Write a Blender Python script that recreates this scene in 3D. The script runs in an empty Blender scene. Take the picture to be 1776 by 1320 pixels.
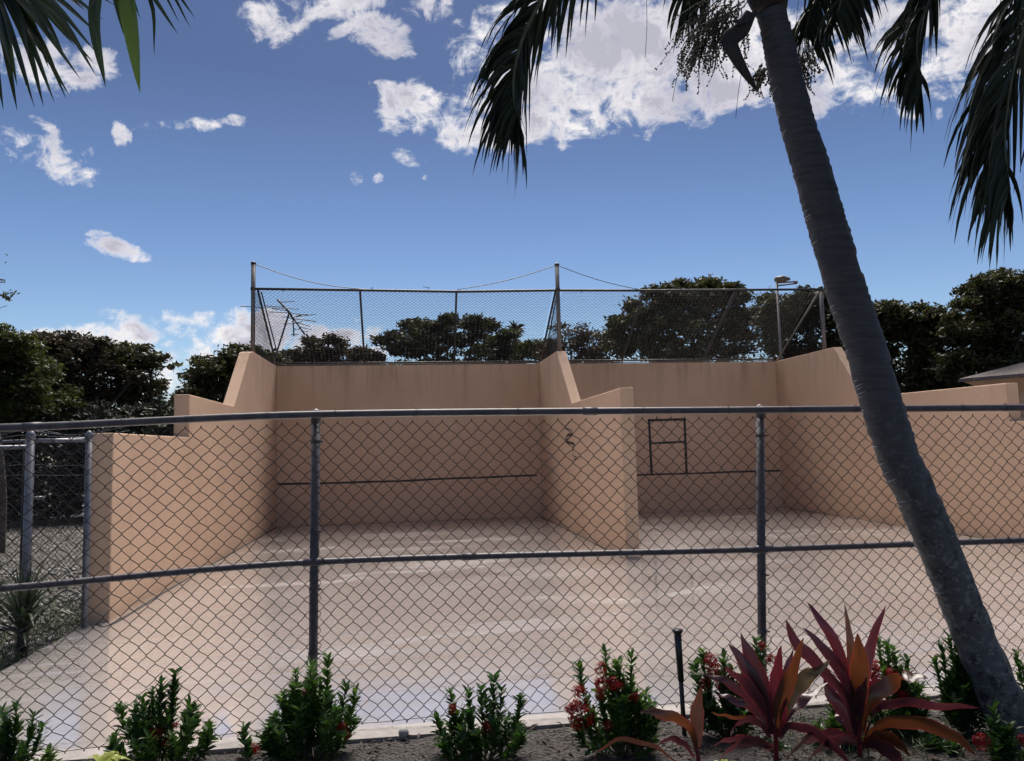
import bpy, bmesh, math, random
import numpy as np
from mathutils import Vector, Matrix
rnd = random.Random(7)
RS = np.random.RandomState(11)
PI = math.pi
col = bpy.context.scene.collection
sc = bpy.context.scene

# ------------------------------------------------------------------ camera
F = 1300.0
U = Vector((-0.0256, 1, -0.0896)).normalized()
Yc = Vector((-176, -121, -1300)); Yc = (Yc - U * U.dot(Yc)).normalized()
Xc = Yc.cross(U)
R3 = Matrix((Xc, Yc, U))
CAM = Vector((0, 0, 1.6))
cam_d = bpy.data.cameras.new('camera'); cam = bpy.data.objects.new('camera', cam_d); col.objects.link(cam)
cam.matrix_world = Matrix.Translation(CAM) @ R3.to_4x4()
cam_d.sensor_width = 36; cam_d.lens = 36 * F / 1776; cam_d.clip_start = 0.05; cam_d.clip_end = 3000
sc.camera = cam
def ray(px, py): return R3 @ Vector(((px - 888) / F, -(py - 660) / F, -1))
def P(px, py, d): return CAM + ray(px, py) * d
def G(px, py, z=0.0):
    r = ray(px, py); return CAM + r * ((z - 1.6) / r.z)
def ONY(px, py, y):
    r = ray(px, py); return CAM + r * (y / r.y)
def ONX(px, py, x):
    r = ray(px, py); return CAM + r * (x / r.x)

# ------------------------------------------------------------------ materials
def nt(name):
    m = bpy.data.materials.new(name); m.use_nodes = True
    t = m.node_tree; b = t.nodes['Principled BSDF']
    return m, t, b
def N(t, kind, **kw):
    n = t.nodes.new(kind)
    for k, v in kw.items():
        if k in n.inputs.keys() if isinstance(k, str) else False: n.inputs[k].default_value = v
        else: setattr(n, k, v)
    return n
def noise(t, scale, detail=6, rough=.55, vec=None, dist=0):
    n = t.nodes.new('ShaderNodeTexNoise')
    n.inputs['Scale'].default_value = scale; n.inputs['Detail'].default_value = detail
    n.inputs['Roughness'].default_value = rough; n.inputs['Distortion'].default_value = dist
    if vec is not None: t.links.new(vec, n.inputs['Vector'])
    return n.outputs['Fac']
def ramp(t, fac, stops, interp='LINEAR'):
    n = t.nodes.new('ShaderNodeValToRGB'); n.color_ramp.interpolation = interp
    e = n.color_ramp.elements
    while len(e) < len(stops): e.new(0.5)
    for el, (p, c) in zip(e, stops):
        el.position = p; el.color = (*c, 1) if len(c) == 3 else c
    t.links.new(fac, n.inputs[0]); return n.outputs[0]
def mth(t, op, a, b=None, c=None, clamp=False):
    n = t.nodes.new('ShaderNodeMath'); n.operation = op; n.use_clamp = clamp
    for i, v in enumerate((a, b, c)):
        if v is None: continue
        if isinstance(v, (int, float)): n.inputs[i].default_value = v
        else: t.links.new(v, n.inputs[i])
    return n.outputs[0]
def mix(t, fac, a, b, blend='MIX'):
    n = t.nodes.new('ShaderNodeMix'); n.data_type = 'RGBA'; n.blend_type = blend
    for s, v in ((n.inputs[0], fac), (n.inputs[6], a), (n.inputs[7], b)):
        if isinstance(v, (int, float)): s.default_value = v
        elif isinstance(v, tuple): s.default_value = (*v, 1)
        else: t.links.new(v, s)
    return n.outputs[2]
def objco(t, scale=(1, 1, 1)):
    c = t.nodes.new('ShaderNodeTexCoord'); m = t.nodes.new('ShaderNodeMapping')
    m.inputs['Scale'].default_value = scale
    t.links.new(c.outputs['Object'], m.inputs['Vector']); return m.outputs['Vector']
def geo(t):
    g = t.nodes.new('ShaderNodeNewGeometry'); return g
def sep(t, vec):
    s = t.nodes.new('ShaderNodeSeparateXYZ'); t.links.new(vec, s.inputs[0]); return s.outputs
def bump(t, b, h, strength=.3, dist=.01):
    n = t.nodes.new('ShaderNodeBump'); n.inputs['Strength'].default_value = strength; n.inputs['Distance'].default_value = dist
    t.links.new(h, n.inputs['Height']); t.links.new(n.outputs[0], b.inputs['Normal']); return n

def mat_stucco():
    m, t, b = nt('painted_stucco')
    g = geo(t); pos = g.outputs['Position']
    mp = t.nodes.new('ShaderNodeMapping'); mp.inputs['Scale'].default_value = (5, 5, .35); t.links.new(pos, mp.inputs[0])
    streak = noise(t, 1.0, 8, .65, mp.outputs[0])
    big = noise(t, .7, 5, .6, pos)
    fine = noise(t, 30, 4, .6, pos)
    c = mix(t, ramp(t, big, [(.3, (0, 0, 0)), (.7, (1, 1, 1))]), (.63, .415, .28), (.73, .50, .345))
    c = mix(t, mth(t, 'MULTIPLY', ramp(t, streak, [(.54, (0, 0, 0)), (.75, (1, 1, 1))]), .22), c, (.36, .20, .125))
    # rusty dirt washed down from the fence feet along the wall head
    z = sep(t, pos)[2]
    near = mth(t, 'SUBTRACT', 1.0, mth(t, 'DIVIDE', mth(t, 'SUBTRACT', 3.56, z), 1.0), clamp=True)
    mp2 = t.nodes.new('ShaderNodeMapping'); mp2.inputs['Scale'].default_value = (3.2, 3.2, .25); t.links.new(pos, mp2.inputs[0])
    s2 = noise(t, 1.0, 6, .7, mp2.outputs[0])
    dirt = mth(t, 'MULTIPLY', ramp(t, s2, [(.48, (0, 0, 0)), (.66, (1, 1, 1))]), mth(t, 'MULTIPLY', near, .42))
    c = mix(t, dirt, c, (.20, .095, .055))
    marks = ramp(t, noise(t, 3.3, 7, .7, pos, .4), [(.60, (0, 0, 0)), (.72, (1, 1, 1))])
    c = mix(t, mth(t, 'MULTIPLY', marks, .35), c, (.40, .25, .17))
    patch = ramp(t, noise(t, .45, 2, .4, pos, .3), [(.54, (0, 0, 0)), (.56, (1, 1, 1))])
    c = mix(t, mth(t, 'MULTIPLY', patch, .22), c, (.70, .48, .34))
    c = mix(t, mth(t, 'MULTIPLY', fine, .12), c, (.3, .2, .15))
    t.links.new(c, b.inputs['Base Color']); b.inputs['Roughness'].default_value = .8
    b.inputs['Specular IOR Level'].default_value = .3
    bump(t, b, mth(t, 'ADD', noise(t, 90, 3, .6, pos), mth(t, 'MULTIPLY', noise(t, 8, 4, .6, pos), 1.5)), .35, .006)
    return m
def mat_floor():
    m, t, b = nt('wet_court_concrete')
    g = geo(t); pos = g.outputs['Position']
    big = noise(t, .55, 5, .6, pos); fine = noise(t, 14, 5, .6, pos)
    c = mix(t, ramp(t, big, [(.3, (0, 0, 0)), (.7, (1, 1, 1))]), (.40, .365, .350), (.52, .475, .455))
    c = mix(t, mth(t, 'MULTIPLY', ramp(t, fine, [(.45, (0, 0, 0)), (.7, (1, 1, 1))]), .15), c, (.32, .28, .26))
    t.links.new(c, b.inputs['Base Color'])
    mp = t.nodes.new('ShaderNodeMapping'); mp.inputs['Scale'].default_value = (.35, .9, 1); t.links.new(pos, mp.inputs[0])
    n1 = noise(t, .8, 3, .5, mp.outputs[0], .5)
    x, y, _ = sep(t, pos)
    wet = mth(t, 'SUBTRACT', 1.0, mth(t, 'DIVIDE', mth(t, 'ADD', x, 2.5), 1.5), clamp=True)   # standing water along the left edge
    wet = mth(t, 'MULTIPLY', wet, mth(t, 'SUBTRACT', 8.0, y, clamp=True))
    rough = mth(t, 'MULTIPLY_ADD', ramp(t, n1, [(.40, (0, 0, 0)), (.60, (1, 1, 1))]), .18, .10)
    mpp = t.nodes.new('ShaderNodeMapping'); mpp.inputs['Scale'].default_value = (.30, 1.05, 1); t.links.new(pos, mpp.inputs[0])
    pn = noise(t, 1.25, 5, .55, mpp.outputs[0], .9)
    front = mth(t, 'SUBTRACT', 1.0, mth(t, 'MULTIPLY', mth(t, 'SUBTRACT', y, 5.0), .16), clamp=True)   # the slab falls towards the kerb, water gathers there
    pool = ramp(t, mth(t, 'ADD', pn, mth(t, 'MULTIPLY', front, .10)), [(.49, (0, 0, 0)), (.58, (1, 1, 1))])
    pool = mth(t, 'MAXIMUM', pool, wet)
    rough = mth(t, 'MULTIPLY', rough, mth(t, 'SUBTRACT', 1.0, mth(t, 'MULTIPLY', pool, .6)))
    t.links.new(mth(t, 'MULTIPLY_ADD', pool, 1.0, 1.8), b.inputs['Coat IOR'])
    t.links.new(rough, b.inputs['Roughness']); b.inputs['IOR'].default_value = 1.8
    b.inputs['Coat Weight'].default_value = 1.0; 
    t.links.new(mth(t, 'MULTIPLY', rough, .8), b.inputs['Coat Roughness'])
    mp3 = t.nodes.new('ShaderNodeMapping'); mp3.inputs['Scale'].default_value = (.30, 1.25, 1); t.links.new(pos, mp3.inputs[0])
    rip = noise(t, 1.3, 3, .5, mp3.outputs[0], .6)
    h = mth(t, 'ADD', mth(t, 'MULTIPLY', rip, 1.0), mth(t, 'MULTIPLY', noise(t, 4, 2, .5, pos), .03))
    bump(t, b, h, .75, .05)
    return m
def mat_simple(name, c1, c2, scale=8, rough=.6, metal=0, bs=.2, bscale=40, bd=.005, spec=.5):
    m, t, b = nt(name); v = geo(t).outputs['Position']
    c = mix(t, ramp(t, noise(t, scale, 6, .6, v), [(.35, (0, 0, 0)), (.65, (1, 1, 1))]), c1, c2)
    t.links.new(c, b.inputs['Base Color']); b.inputs['Roughness'].default_value = rough
    b.inputs['Metallic'].default_value = metal; b.inputs['Specular IOR Level'].default_value = spec
    if bs: bump(t, b, noise(t, bscale, 5, .6, v), bs, bd)
    return m
def mat_leaf(name, cols, rough=.45, trans=.35, spec=.4, tc=None):
    m, t, b = nt(name); g = geo(t)
    c = ramp(t, g.outputs['Random Per Island'], [(i / max(1, len(cols) - 1), cc) for i, cc in enumerate(cols)])
    big = noise(t, 1.3, 3, .5, g.outputs['Position'])
    c = mix(t, ramp(t, big, [(.35, (0, 0, 0)), (.65, (1, 1, 1))]), c, cols[0])
    t.links.new(c, b.inputs['Base Color']); b.inputs['Roughness'].default_value = rough
    b.inputs['Specular IOR Level'].default_value = spec
    tr = t.nodes.new('ShaderNodeBsdfTranslucent'); ms = t.nodes.new('ShaderNodeMixShader')
    if tc: t.links.new(mix(t, 1.0, c, tc, 'MULTIPLY'), tr.inputs[0])
    else: t.links.new(c, tr.inputs[0])
    ms.inputs[0].default_value = trans
    t.links.new(b.outputs[0], ms.inputs[1]); t.links.new(tr.outputs[0], ms.inputs[2])
    t.links.new(ms.outputs[0], t.nodes['Material Output'].inputs['Surface'])
    return m
def mat_palmtrunk():
    m, t, b = nt('ringed_palm_bark'); g = geo(t); pos = g.outputs['Position']
    c = t.nodes.new('ShaderNodeUVMap'); c.uv_map = 'UVMap'
    uv = c.outputs[0]; u, v, _ = sep(t, uv)
    wob = mth(t, 'MULTIPLY', noise(t, 5, 4, .6, pos), .07)
    vv = mth(t, 'ADD', v, wob)
    fine = noise(t, 1.0, 5, .6, None)
    mp = t.nodes.new('ShaderNodeMapping'); mp.inputs['Scale'].default_value = (6, 6, 70); t.links.new(pos, mp.inputs[0])
    ringf = noise(t, 1.0, 5, .7, mp.outputs[0])
    spots = noise(t, 11, 8, .75, pos); lich = noise(t, 26, 6, .7, pos)
    c = mix(t, ramp(t, ringf, [(.3, (0, 0, 0)), (.7, (1, 1, 1))]), (.030, .030, .038), (.075, .074, .088))
    low = mth(t, 'MULTIPLY', mth(t, 'SUBTRACT', 1.9, sep(t, pos)[2]), .9, clamp=True)
    c = mix(t, mth(t, 'MULTIPLY', low, .8), c, (.085, .085, .092))
    c = mix(t, mth(t, 'MULTIPLY', ramp(t, spots, [(.5, (0, 0, 0)), (.6, (1, 1, 1))]), low), c, (.013, .013, .016))
    c = mix(t, mth(t, 'MULTIPLY', ramp(t, lich, [(.54, (0, 0, 0)), (.60, (1, 1, 1))]), mth(t, 'MULTIPLY', low, .9)), c, (.17, .18, .18))
    t.links.new(c, b.inputs['Base Color']); b.inputs['Roughness'].default_value = .7
    bump(t, b, mth(t, 'ADD', ringf, mth(t, 'MULTIPLY', spots, .5)), .5, .012)
    return m
def mat_soil():
    m, t, b = nt('mulch_soil'); v = geo(t).outputs['Position']
    vo = t.nodes.new('ShaderNodeTexVoronoi'); vo.inputs['Scale'].default_value = 55; t.links.new(v, vo.inputs['Vector'])
    n1 = noise(t, 9, 8, .7, v)
    c = mix(t, ramp(t, n1, [(.35, (0, 0, 0)), (.65, (1, 1, 1))]), (.045, .037, .034), (.13, .112, .104))
    c = mix(t, mth(t, 'MULTIPLY', vo.outputs['Distance'], .6), c, (.05, .04, .035))
    t.links.new(c, b.inputs['Base Color']); b.inputs['Roughness'].default_value = .75
    bump(t, b, mth(t, 'ADD', mth(t, 'MULTIPLY', n1, 2), vo.outputs['Distance']), .9, .03)
    return m
def mat_gravel():
    m, t, b = nt('gravel_ground'); v = geo(t).outputs['Position']
    vo = t.nodes.new('ShaderNodeTexVoronoi'); vo.inputs['Scale'].default_value = 14; t.links.new(v, vo.inputs['Vector'])
    vr = sep(t, vo.outputs['Color'])[0]
    n1 = noise(t, 1.1, 6, .6, v)
    c = mix(t, ramp(t, vr, [(.55, (0, 0, 0)), (.8, (1, 1, 1))]), (.045, .038, .032), (.17, .16, .158))
    c = mix(t, ramp(t, n1, [(.45, (0, 0, 0)), (.6, (1, 1, 1))]), c, (.05, .043, .033))
    t.links.new(c, b.inputs['Base Color']); b.inputs['Roughness'].default_value = .8
    bump(t, b, mth(t, 'SUBTRACT', 1.0, vo.outputs['Distance']), .8, .04)
    return m
def mat_cordy(name, inner, outer):
    m, t, b = nt(name); g = geo(t)
    c = t.nodes.new('ShaderNodeUVMap'); c.uv_map = 'UVMap'; u, v, _ = sep(t, c.outputs[0])
    mp = t.nodes.new('ShaderNodeMapping'); mp.inputs['Scale'].default_value = (14, 1.2, 1); t.links.new(c.outputs[0], mp.inputs[0])
    s = noise(t, 1.5, 5, .6, mp.outputs[0])
    cc = mix(t, ramp(t, s, [(.35, (0, 0, 0)), (.62, (1, 1, 1))]), inner, outer)
    edge = mth(t, 'GREATER_THAN', mth(t, 'ABSOLUTE', mth(t, 'SUBTRACT', u, .5)), .45)
    cc = mix(t, mth(t, 'MULTIPLY', edge, .6), cc, (.22, .02, .035))
    t.links.new(cc, b.inputs['Base Color']); b.inputs['Roughness'].default_value = .30; b.inputs['Coat Weight'].default_value = .7; b.inputs['Coat Roughness'].default_value = .22
    b.inputs['Specular IOR Level'].default_value = .6
    bump(t, b, s, .25, .004)
    tr = t.nodes.new('ShaderNodeBsdfTranslucent'); ms = t.nodes.new('ShaderNodeMixShader')
    t.links.new(mix(t, 1.0, cc, (1.7, 1.3, 1.0), 'MULTIPLY'), tr.inputs[0]); ms.inputs[0].default_value = .40
    t.links.new(b.outputs[0], ms.inputs[1]); t.links.new(tr.outputs[0], ms.inputs[2])
    t.links.new(ms.outputs[0], t.nodes['Material Output'].inputs['Surface'])
    return m
M = {}
M['stucco'] = mat_stucco(); M['floor'] = mat_floor(); M['soil'] = mat_soil(); M['gravel'] = mat_gravel()
M['pipe'] = mat_simple('grey_coated_pipe', (.060, .053, .064), (.105, .092, .105), 14, .48, 0, .25, 90, .002, .4)
M['pipe_back'] = mat_simple('weathered_galvanised_pipe', (.13, .12, .12), (.19, .175, .17), 12, .45, .3, .1)
M['pipe_dark'] = mat_simple('black_coated_pipe', (.022, .022, .026), (.045, .043, .045), 12, .5, 0, .1)
M['galv'] = mat_simple('galvanised_pipe', (.11, .115, .14), (.18, .185, .22), 12, .4, .2, .1)
M['wire'] = mat_simple('dark_rusty_wire', (.007, .006, .007), (.018, .013, .012), 30, .5, 0, 0)
M['wire_galv'] = mat_simple('dull_galvanised_wire', (.08, .08, .09), (.16, .16, .18), 30, .45, .2, 0)
M['paint'] = mat_simple('black_line_paint', (.018, .015, .018), (.05, .035, .035), 18, .6, 0, 0)
M['joint'] = mat_simple('dark_joint_grime', (.015, .012, .011), (.04, .03, .025), 9, .6, 0, 0)
M['concrete'] = mat_simple('pale_kerb_concrete', (.24, .22, .205), (.34, .31, .29), 9, .55, 0, .3, 60, .004)
M['road'] = mat_simple('road_asphalt', (.17, .17, .18), (.25, .25, .26), 3, .6, 0, .3, 80, .01)
M['blackplastic'] = mat_simple('black_plastic', (.012, .012, .014), (.02, .02, .022), 20, .35, 0, 0)
M['stone'] = mat_simple('pale_stone', (.26, .25, .24), (.40, .385, .375), 30, .7, 0, .3)
M['bark'] = mat_simple('dark_tree_bark', (.045, .035, .030), (.085, .07, .06), 12, .85, 0, .6, 30, .02)
M['bark_pale'] = mat_simple('pale_tree_bark', (.10, .075, .07), (.17, .135, .125), 8, .8, 0, .6, 30, .02)
M['fibre'] = mat_simple('split_bark_fibre', (.30, .29, .31), (.46, .45, .47), 8, .7, 0, 0)
M['stem'] = mat_simple('woody_stem', (.06, .045, .03), (.10, .08, .05), 20, .7, 0, 0)
M['palmtrunk'] = mat_palmtrunk()
M['shingle'] = mat_simple('grey_shingle_roof', (.12, .10, .095), (.19, .16, .15), 18, .8, 0, .5, 60, .01)
M['lampmetal'] = mat_simple('tarnished_lamp_metal', (.12, .09, .07), (.22, .17, .13), 30, .5, .3, 0)
M['leaf_dark'] = mat_leaf('dark_tree_leaves', [(.028, .031, .012), (.048, .052, .018), (.085, .090, .024), (.040, .032, .018)], .5, .42)
M['leaf_brown'] = mat_leaf('bronze_tree_leaves', [(.034, .024, .016), (.060, .044, .024), (.060, .062, .020)], .55, .4)
M['leaf_green'] = mat_leaf('mid_green_tree_leaves', [(.034, .044, .012), (.062, .082, .015), (.10, .115, .018), (.036, .03, .018)], .5, .48)
M['leaf_hedge'] = mat_leaf('hedge_leaves', [(.018, .022, .018), (.030, .038, .022), (.05, .05, .03)], .5, .25)
M['ixora'] = mat_leaf('ixora_leaves', [(.022, .055, .016), (.045, .105, .020), (.105, .185, .028), (.065, .12, .025)], .32, .38, .5, (1.3, 1.5, .8))
M['ixora_new'] = mat_leaf('young_shrub_leaves', [(.10, .17, .035), (.15, .24, .05), (.12, .16, .04)], .35, .45, .5)
M['flower'] = mat_leaf('red_flower_petals', [(.22, .006, .008), (.34, .012, .012), (.42, .03, .02), (.25, .006, .014)], .5, .35, .3)
M['frond'] = mat_leaf('palm_leaflets', [(.012, .018, .010), (.018, .027, .011), (.030, .040, .014), (.02, .022, .012)], .5, .12, .3)
M['fan'] = mat_leaf('fan_palm_blades', [(.022, .034, .014), (.030, .050, .016), (.035, .055, .02)], .35, .2, .5)
M['fan_big'] = mat_leaf('broad_palm_blade', [(.05, .085, .02), (.07, .11, .025)], .35, .5, .5)
M['rachis'] = mat_simple('palm_rachis', (.05, .055, .03), (.09, .09, .05), 12, .5, 0, 0)
M['boot'] = mat_simple('brown_palm_sheath', (.016, .012, .012), (.028, .019, .017), 12, .6, 0, .4, 40, .004)
M['strand'] = mat_leaf('fruit_strands', [(.06, .055, .035), (.10, .09, .05), (.045, .04, .03)], .6, .1)
M['spiky'] = mat_leaf('strap_leaves', [(.03, .05, .025), (.05, .075, .035), (.08, .10, .05)], .35, .3, .5)
M['lime'] = mat_leaf('lime_rosette_leaves', [(.45, .50, .10), (.55, .58, .16), (.35, .42, .08)], .4, .4, .4)
M['litter'] = mat_leaf('dry_leaf_litter', [(.06, .04, .03), (.11, .08, .06), (.17, .145, .125), (.04, .03, .027)], .7, .1)
M['grassy'] = mat_leaf('weed_blades', [(.05, .08, .03), (.08, .11, .04), (.10, .10, .05)], .5, .3)
M['cord_red'] = mat_cordy('cordyline_crimson', (.10, .012, .026), (.050, .012, .022))
M['cord_dark'] = mat_cordy('cordyline_plum', (.030, .013, .024), (.062, .015, .028))
M['cord_orange'] = mat_cordy('cordyline_bronze', (.115, .045, .012), (.055, .020, .014))
M['cord_olive'] = mat_cordy('cordyline_olive', (.13, .11, .022), (.07, .045, .016))
M['cord_dry'] = mat_cordy('cordyline_dry_leaf', (.10, .055, .042), (.05, .026, .022))
M['antenna'] = mat_simple('antenna_metal', (.03, .03, .035), (.06, .06, .065), 12, .5, .3, 0)

_m = M['paint']; _t = _m.node_tree; _b = _t.nodes['Principled BSDF']; _v = geo(_t).outputs['Position']
_t.links.new(mix(_t, ramp(_t, noise(_t, 11, 8, .75, _v), [(.55, (0, 0, 0)), (.66, (1, 1, 1))]), (.022, .017, .018), (.26, .16, .11)), _b.inputs['Base Color'])

# ------------------------------------------------------------------ mesh builder
class MB:
    def __init__(s): s.v = []; s.f = []; s.uv = {}
    def tube(s, pts, r, n=8, cap=True, close=False):
        pts = [Vector(p) for p in pts]
        rr = r if hasattr(r, '__len__') else [r] * len(pts)
        b = len(s.v); prev = None
        L = 0
        for i, p in enumerate(pts):
            if i == 0: d = pts[1] - p
            elif i == len(pts) - 1: d = p - pts[i - 1]
            else: d = pts[i + 1] - pts[i - 1]
            d = d.normalized() if d.length > 1e-9 else Vector((0, 0, 1))
            if prev is None:
                a = Vector((0, 0, 1)) if abs(d.z) < .9 else Vector((1, 0, 0))
                x = d.cross(a).normalized()
            else:
                x = prev - d * prev.dot(d)
                x = x.normalized() if x.length > 1e-6 else d.orthogonal().normalized()
            prev = x; y = d.cross(x)
            if i: L += (p - pts[i - 1]).length
            for k in range(n):
                t = 2 * PI * k / n
                s.v.append(tuple(p + (x * math.cos(t) + y * math.sin(t)) * rr[i]))
        for i in range(len(pts) - 1):
            for k in range(n):
                a = b + i * n + k; c = b + i * n + (k + 1) % n
                s.f.append((a, c, c + n, a + n))
        if cap:
            s.f.append(tuple(b + k for k in range(n))[::-1])
            e = b + (len(pts) - 1) * n
            s.f.append(tuple(e + k for k in range(n)))
        return s
    def box(s, lo, hi):
        x0, y0, z0 = lo; x1, y1, z1 = hi; b = len(s.v)
        s.v += [(x0, y0, z0), (x1, y0, z0), (x1, y1, z0), (x0, y1, z0), (x0, y0, z1), (x1, y0, z1), (x1, y1, z1), (x0, y1, z1)]
        s.f += [tuple(b + i for i in q) for q in ((3, 2, 1, 0), (4, 5, 6, 7), (0, 1, 5, 4), (1, 2, 6, 5), (2, 3, 7, 6), (3, 0, 4, 7))]
        return s
    def strip(s, pts, widths, side, fold=0.0, uv=False, up=None):
        """a leaf blade: three verts across, folded along its midrib"""
        b = len(s.v); n = len(pts)
        pts = [Vector(p) for p in pts]
        for i, p in enumerate(pts):
            d = (pts[min(i + 1, n - 1)] - pts[max(i - 1, 0)])
            d = d.normalized() if d.length > 1e-9 else Vector((0, 0, 1))
            sd = Vector(side[i] if isinstance(side, list) else side); sd = sd - d * sd.dot(d)
            sd = sd.normalized() if sd.length > 1e-6 else d.orthogonal().normalized()
            nn = d.cross(sd)
            w = widths[i] / 2
            s.v.append(tuple(p + sd * w + nn * w * fold)); s.v.append(tuple(p)); s.v.append(tuple(p - sd * w + nn * w * fold))
            if uv:
                t = i / (n - 1)
                s.uv[b + 3 * i] = (0, t); s.uv[b + 3 * i + 1] = (.5, t); s.uv[b + 3 * i + 2] = (1, t)
        for i in range(n - 1):
            a = b + 3 * i
            s.f.append((a, a + 1, a + 4, a + 3)); s.f.append((a + 1, a + 2, a + 5, a + 4))
        return s
    def sphere(s, c, r, nu=10, nv=6, sz=1):
        b = len(s.v); c = Vector(c)
        s.v.append(tuple(c + Vector((0, 0, r * sz))))
        for j in range(1, nv):
            a = PI * j / nv
            for i in range(nu):
                t = 2 * PI * i / nu
                s.v.append(tuple(c + Vector((math.sin(a) * math.cos(t) * r, math.sin(a) * math.sin(t) * r, math.cos(a) * r * sz))))
        s.v.append(tuple(c - Vector((0, 0, r * sz)))); e = len(s.v) - 1
        for i in range(nu): s.f.append((b, b + 1 + i, b + 1 + (i + 1) % nu))
        for j in range(nv - 2):
            for i in range(nu):
                p = b + 1 + j * nu + i; q = b + 1 + j * nu + (i + 1) % nu
                s.f.append((p, p + nu, q + nu, q))
        for i in range(nu): s.f.append((e, b + 1 + (nv - 2) * nu + (i + 1) % nu, b + 1 + (nv - 2) * nu + i))
        return s
    def quads(s, A):
        """A: (n,4,3) array"""
        b = len(s.v); n = len(A)
        s.v += [tuple(p) for p in A.reshape(-1, 3).tolist()]
        s.f += [(b + 4 * i, b + 4 * i + 1, b + 4 * i + 2, b + 4 * i + 3) for i in range(n)]
        return s
    def build(s, name, mat, parent=None, smooth=True, bevel=0):
        me = bpy.data.meshes.new(name)
        me.from_pydata(s.v, [], s.f); me.update()
        if s.uv:
            ul = me.uv_layers.new(name='UVMap')
            li = np.zeros(len(me.loops), dtype=np.int32); me.loops.foreach_get('vertex_index', li)
            arr = np.zeros((len(s.v), 2), dtype=np.float32)
            for k, q in s.uv.items(): arr[k] = q
            ul.data.foreach_set('uv', arr[li].ravel())
        if smooth: me.polygons.foreach_set('use_smooth', [True] * len(me.polygons))
        if mat: me.materials.append(M[mat])
        o = bpy.data.objects.new(name, me); col.objects.link(o)
        if parent:
            o.parent = parent
            o.matrix_parent_inverse = Matrix.Identity(4)
            o.location = -parent.location
        if bevel:
            md = o.modifiers.new('edge', 'BEVEL'); md.width = bevel; md.segments = 2; md.limit_method = 'ANGLE'
        return o
def tag(o, label=None, cat=None, group=None, kind=None):
    if label: o['label'] = label
    if cat: o['category'] = cat
    if group: o['group'] = group
    if kind: o['kind'] = kind
    return o
def thing(name, label, cat, loc=(0, 0, 0), group=None):
    o = bpy.data.objects.new(name, None); col.objects.link(o); o.location = Vector(loc); o.empty_display_size = .2
    return tag(o, label, cat, group)
def bez(ps, n):
    """Catmull-Rom through ps"""
    ps = [Vector(p) for p in ps]
    q = [ps[0] * 2 - ps[1]] + ps + [ps[-1] * 2 - ps[-2]]
    out = []; m = len(ps) - 1
    for i in range(n + 1):
        t = i / n * m; k = min(int(t), m - 1); t -= k
        a, b, c, d = q[k:k + 4]
        out.append(.5 * ((2 * b) + (c - a) * t + (2 * a - 5 * b + 4 * c - d) * t * t + (3 * b - a - 3 * c + d) * t ** 3))
    return out
def V(*a): return Vector(a)

# ------------------------------------------------------------------ setting
YB = 17.25
XL, XC, XR = -2.95, 3.0, 8.9
def sheet(name, pts, z, mat, zb=None):
    mb = MB(); n = len(pts)
    mb.v = [(x, y, z) for x, y in pts]; mb.f = [tuple(range(n))]
    if zb is not None:
        mb.v += [(x, y, zb) for x, y in pts]
        for i in range(n): mb.f.append((i, i + n, (i + 1) % n + n, (i + 1) % n))
    o = mb.build(name, mat, smooth=False); tag(o, kind='structure'); return o
sheet('ground', [(-400, -150), (400, -150), (400, 900), (-400, 900)], -0.05, 'gravel')
fl = sheet('court_floor', [(-3.12, 4.62), (-1.5, 4.60), (14, 4.58), (14, 7.8), (9.3, 17.5), (-3.12, 17.5)], 0.0, 'floor', -.3)
sheet('kerb', [(-3.25, 4.50), (-1.9, 4.44), (0, 4.42), (2.4, 4.41), (14, 4.38), (14, 4.577), (-1.5, 4.597), (-3.12, 4.617)], 0.004, 'concrete', -.3)
ra, rb = G(0, 918, -.05), G(150, 903, -.05); rc, rd = G(150, 868, -.05), G(0, 876, -.05)
dx = (rb - ra).normalized()
sheet('road', [tuple((ra - dx * 60)[:2]), tuple((rb + dx * 3.2)[:2]), tuple((rc + dx * 3.2)[:2]), tuple((rd - dx * 60)[:2])], -.04, 'road')
mb = MB(); a0 = ra - dx * 60; b0 = rb + dx * 3.2; nn = V(-dx.y, dx.x, 0)
mb.v = [tuple(a0 - nn * .15), tuple(b0 - nn * .15), tuple(b0), tuple(a0)]
mb.v += [(x, y, .07) for x, y, z in mb.v]
mb.f = [(0, 1, 5, 4), (1, 2, 6, 5), (2, 3, 7, 6), (3, 0, 4, 7), (4, 5, 6, 7)]
tag(mb.build('road_kerb', 'bark', smooth=False), kind='structure')
# bumpy planting bed in front of the kerb
mb = MB(); nx, ny = 260, 70
from mathutils import noise as mn
for j in range(ny + 1):
    for i in range(nx + 1):
        x = -5 + 12 * i / nx; y = 1.6 + (4.45 - 1.6) * j / ny
        h = .035 * mn.fractal(V(x * 3, y * 3, 0), 1, 2, 5) + .012 * mn.noise(V(x * 25, y * 25, 3))
        e = min(1, (4.45 - y) / .12)
        mb.v.append((x, y, -.012 + (h + .012) * max(e, 0) - .01 * (1 - e)))
for j in range(ny):
    for i in range(nx):
        a = j * (nx + 1) + i; mb.f.append((a, a + 1, a + nx + 2, a + nx + 1))
tag(mb.build('planting_bed', 'soil'), kind='structure')
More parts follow.
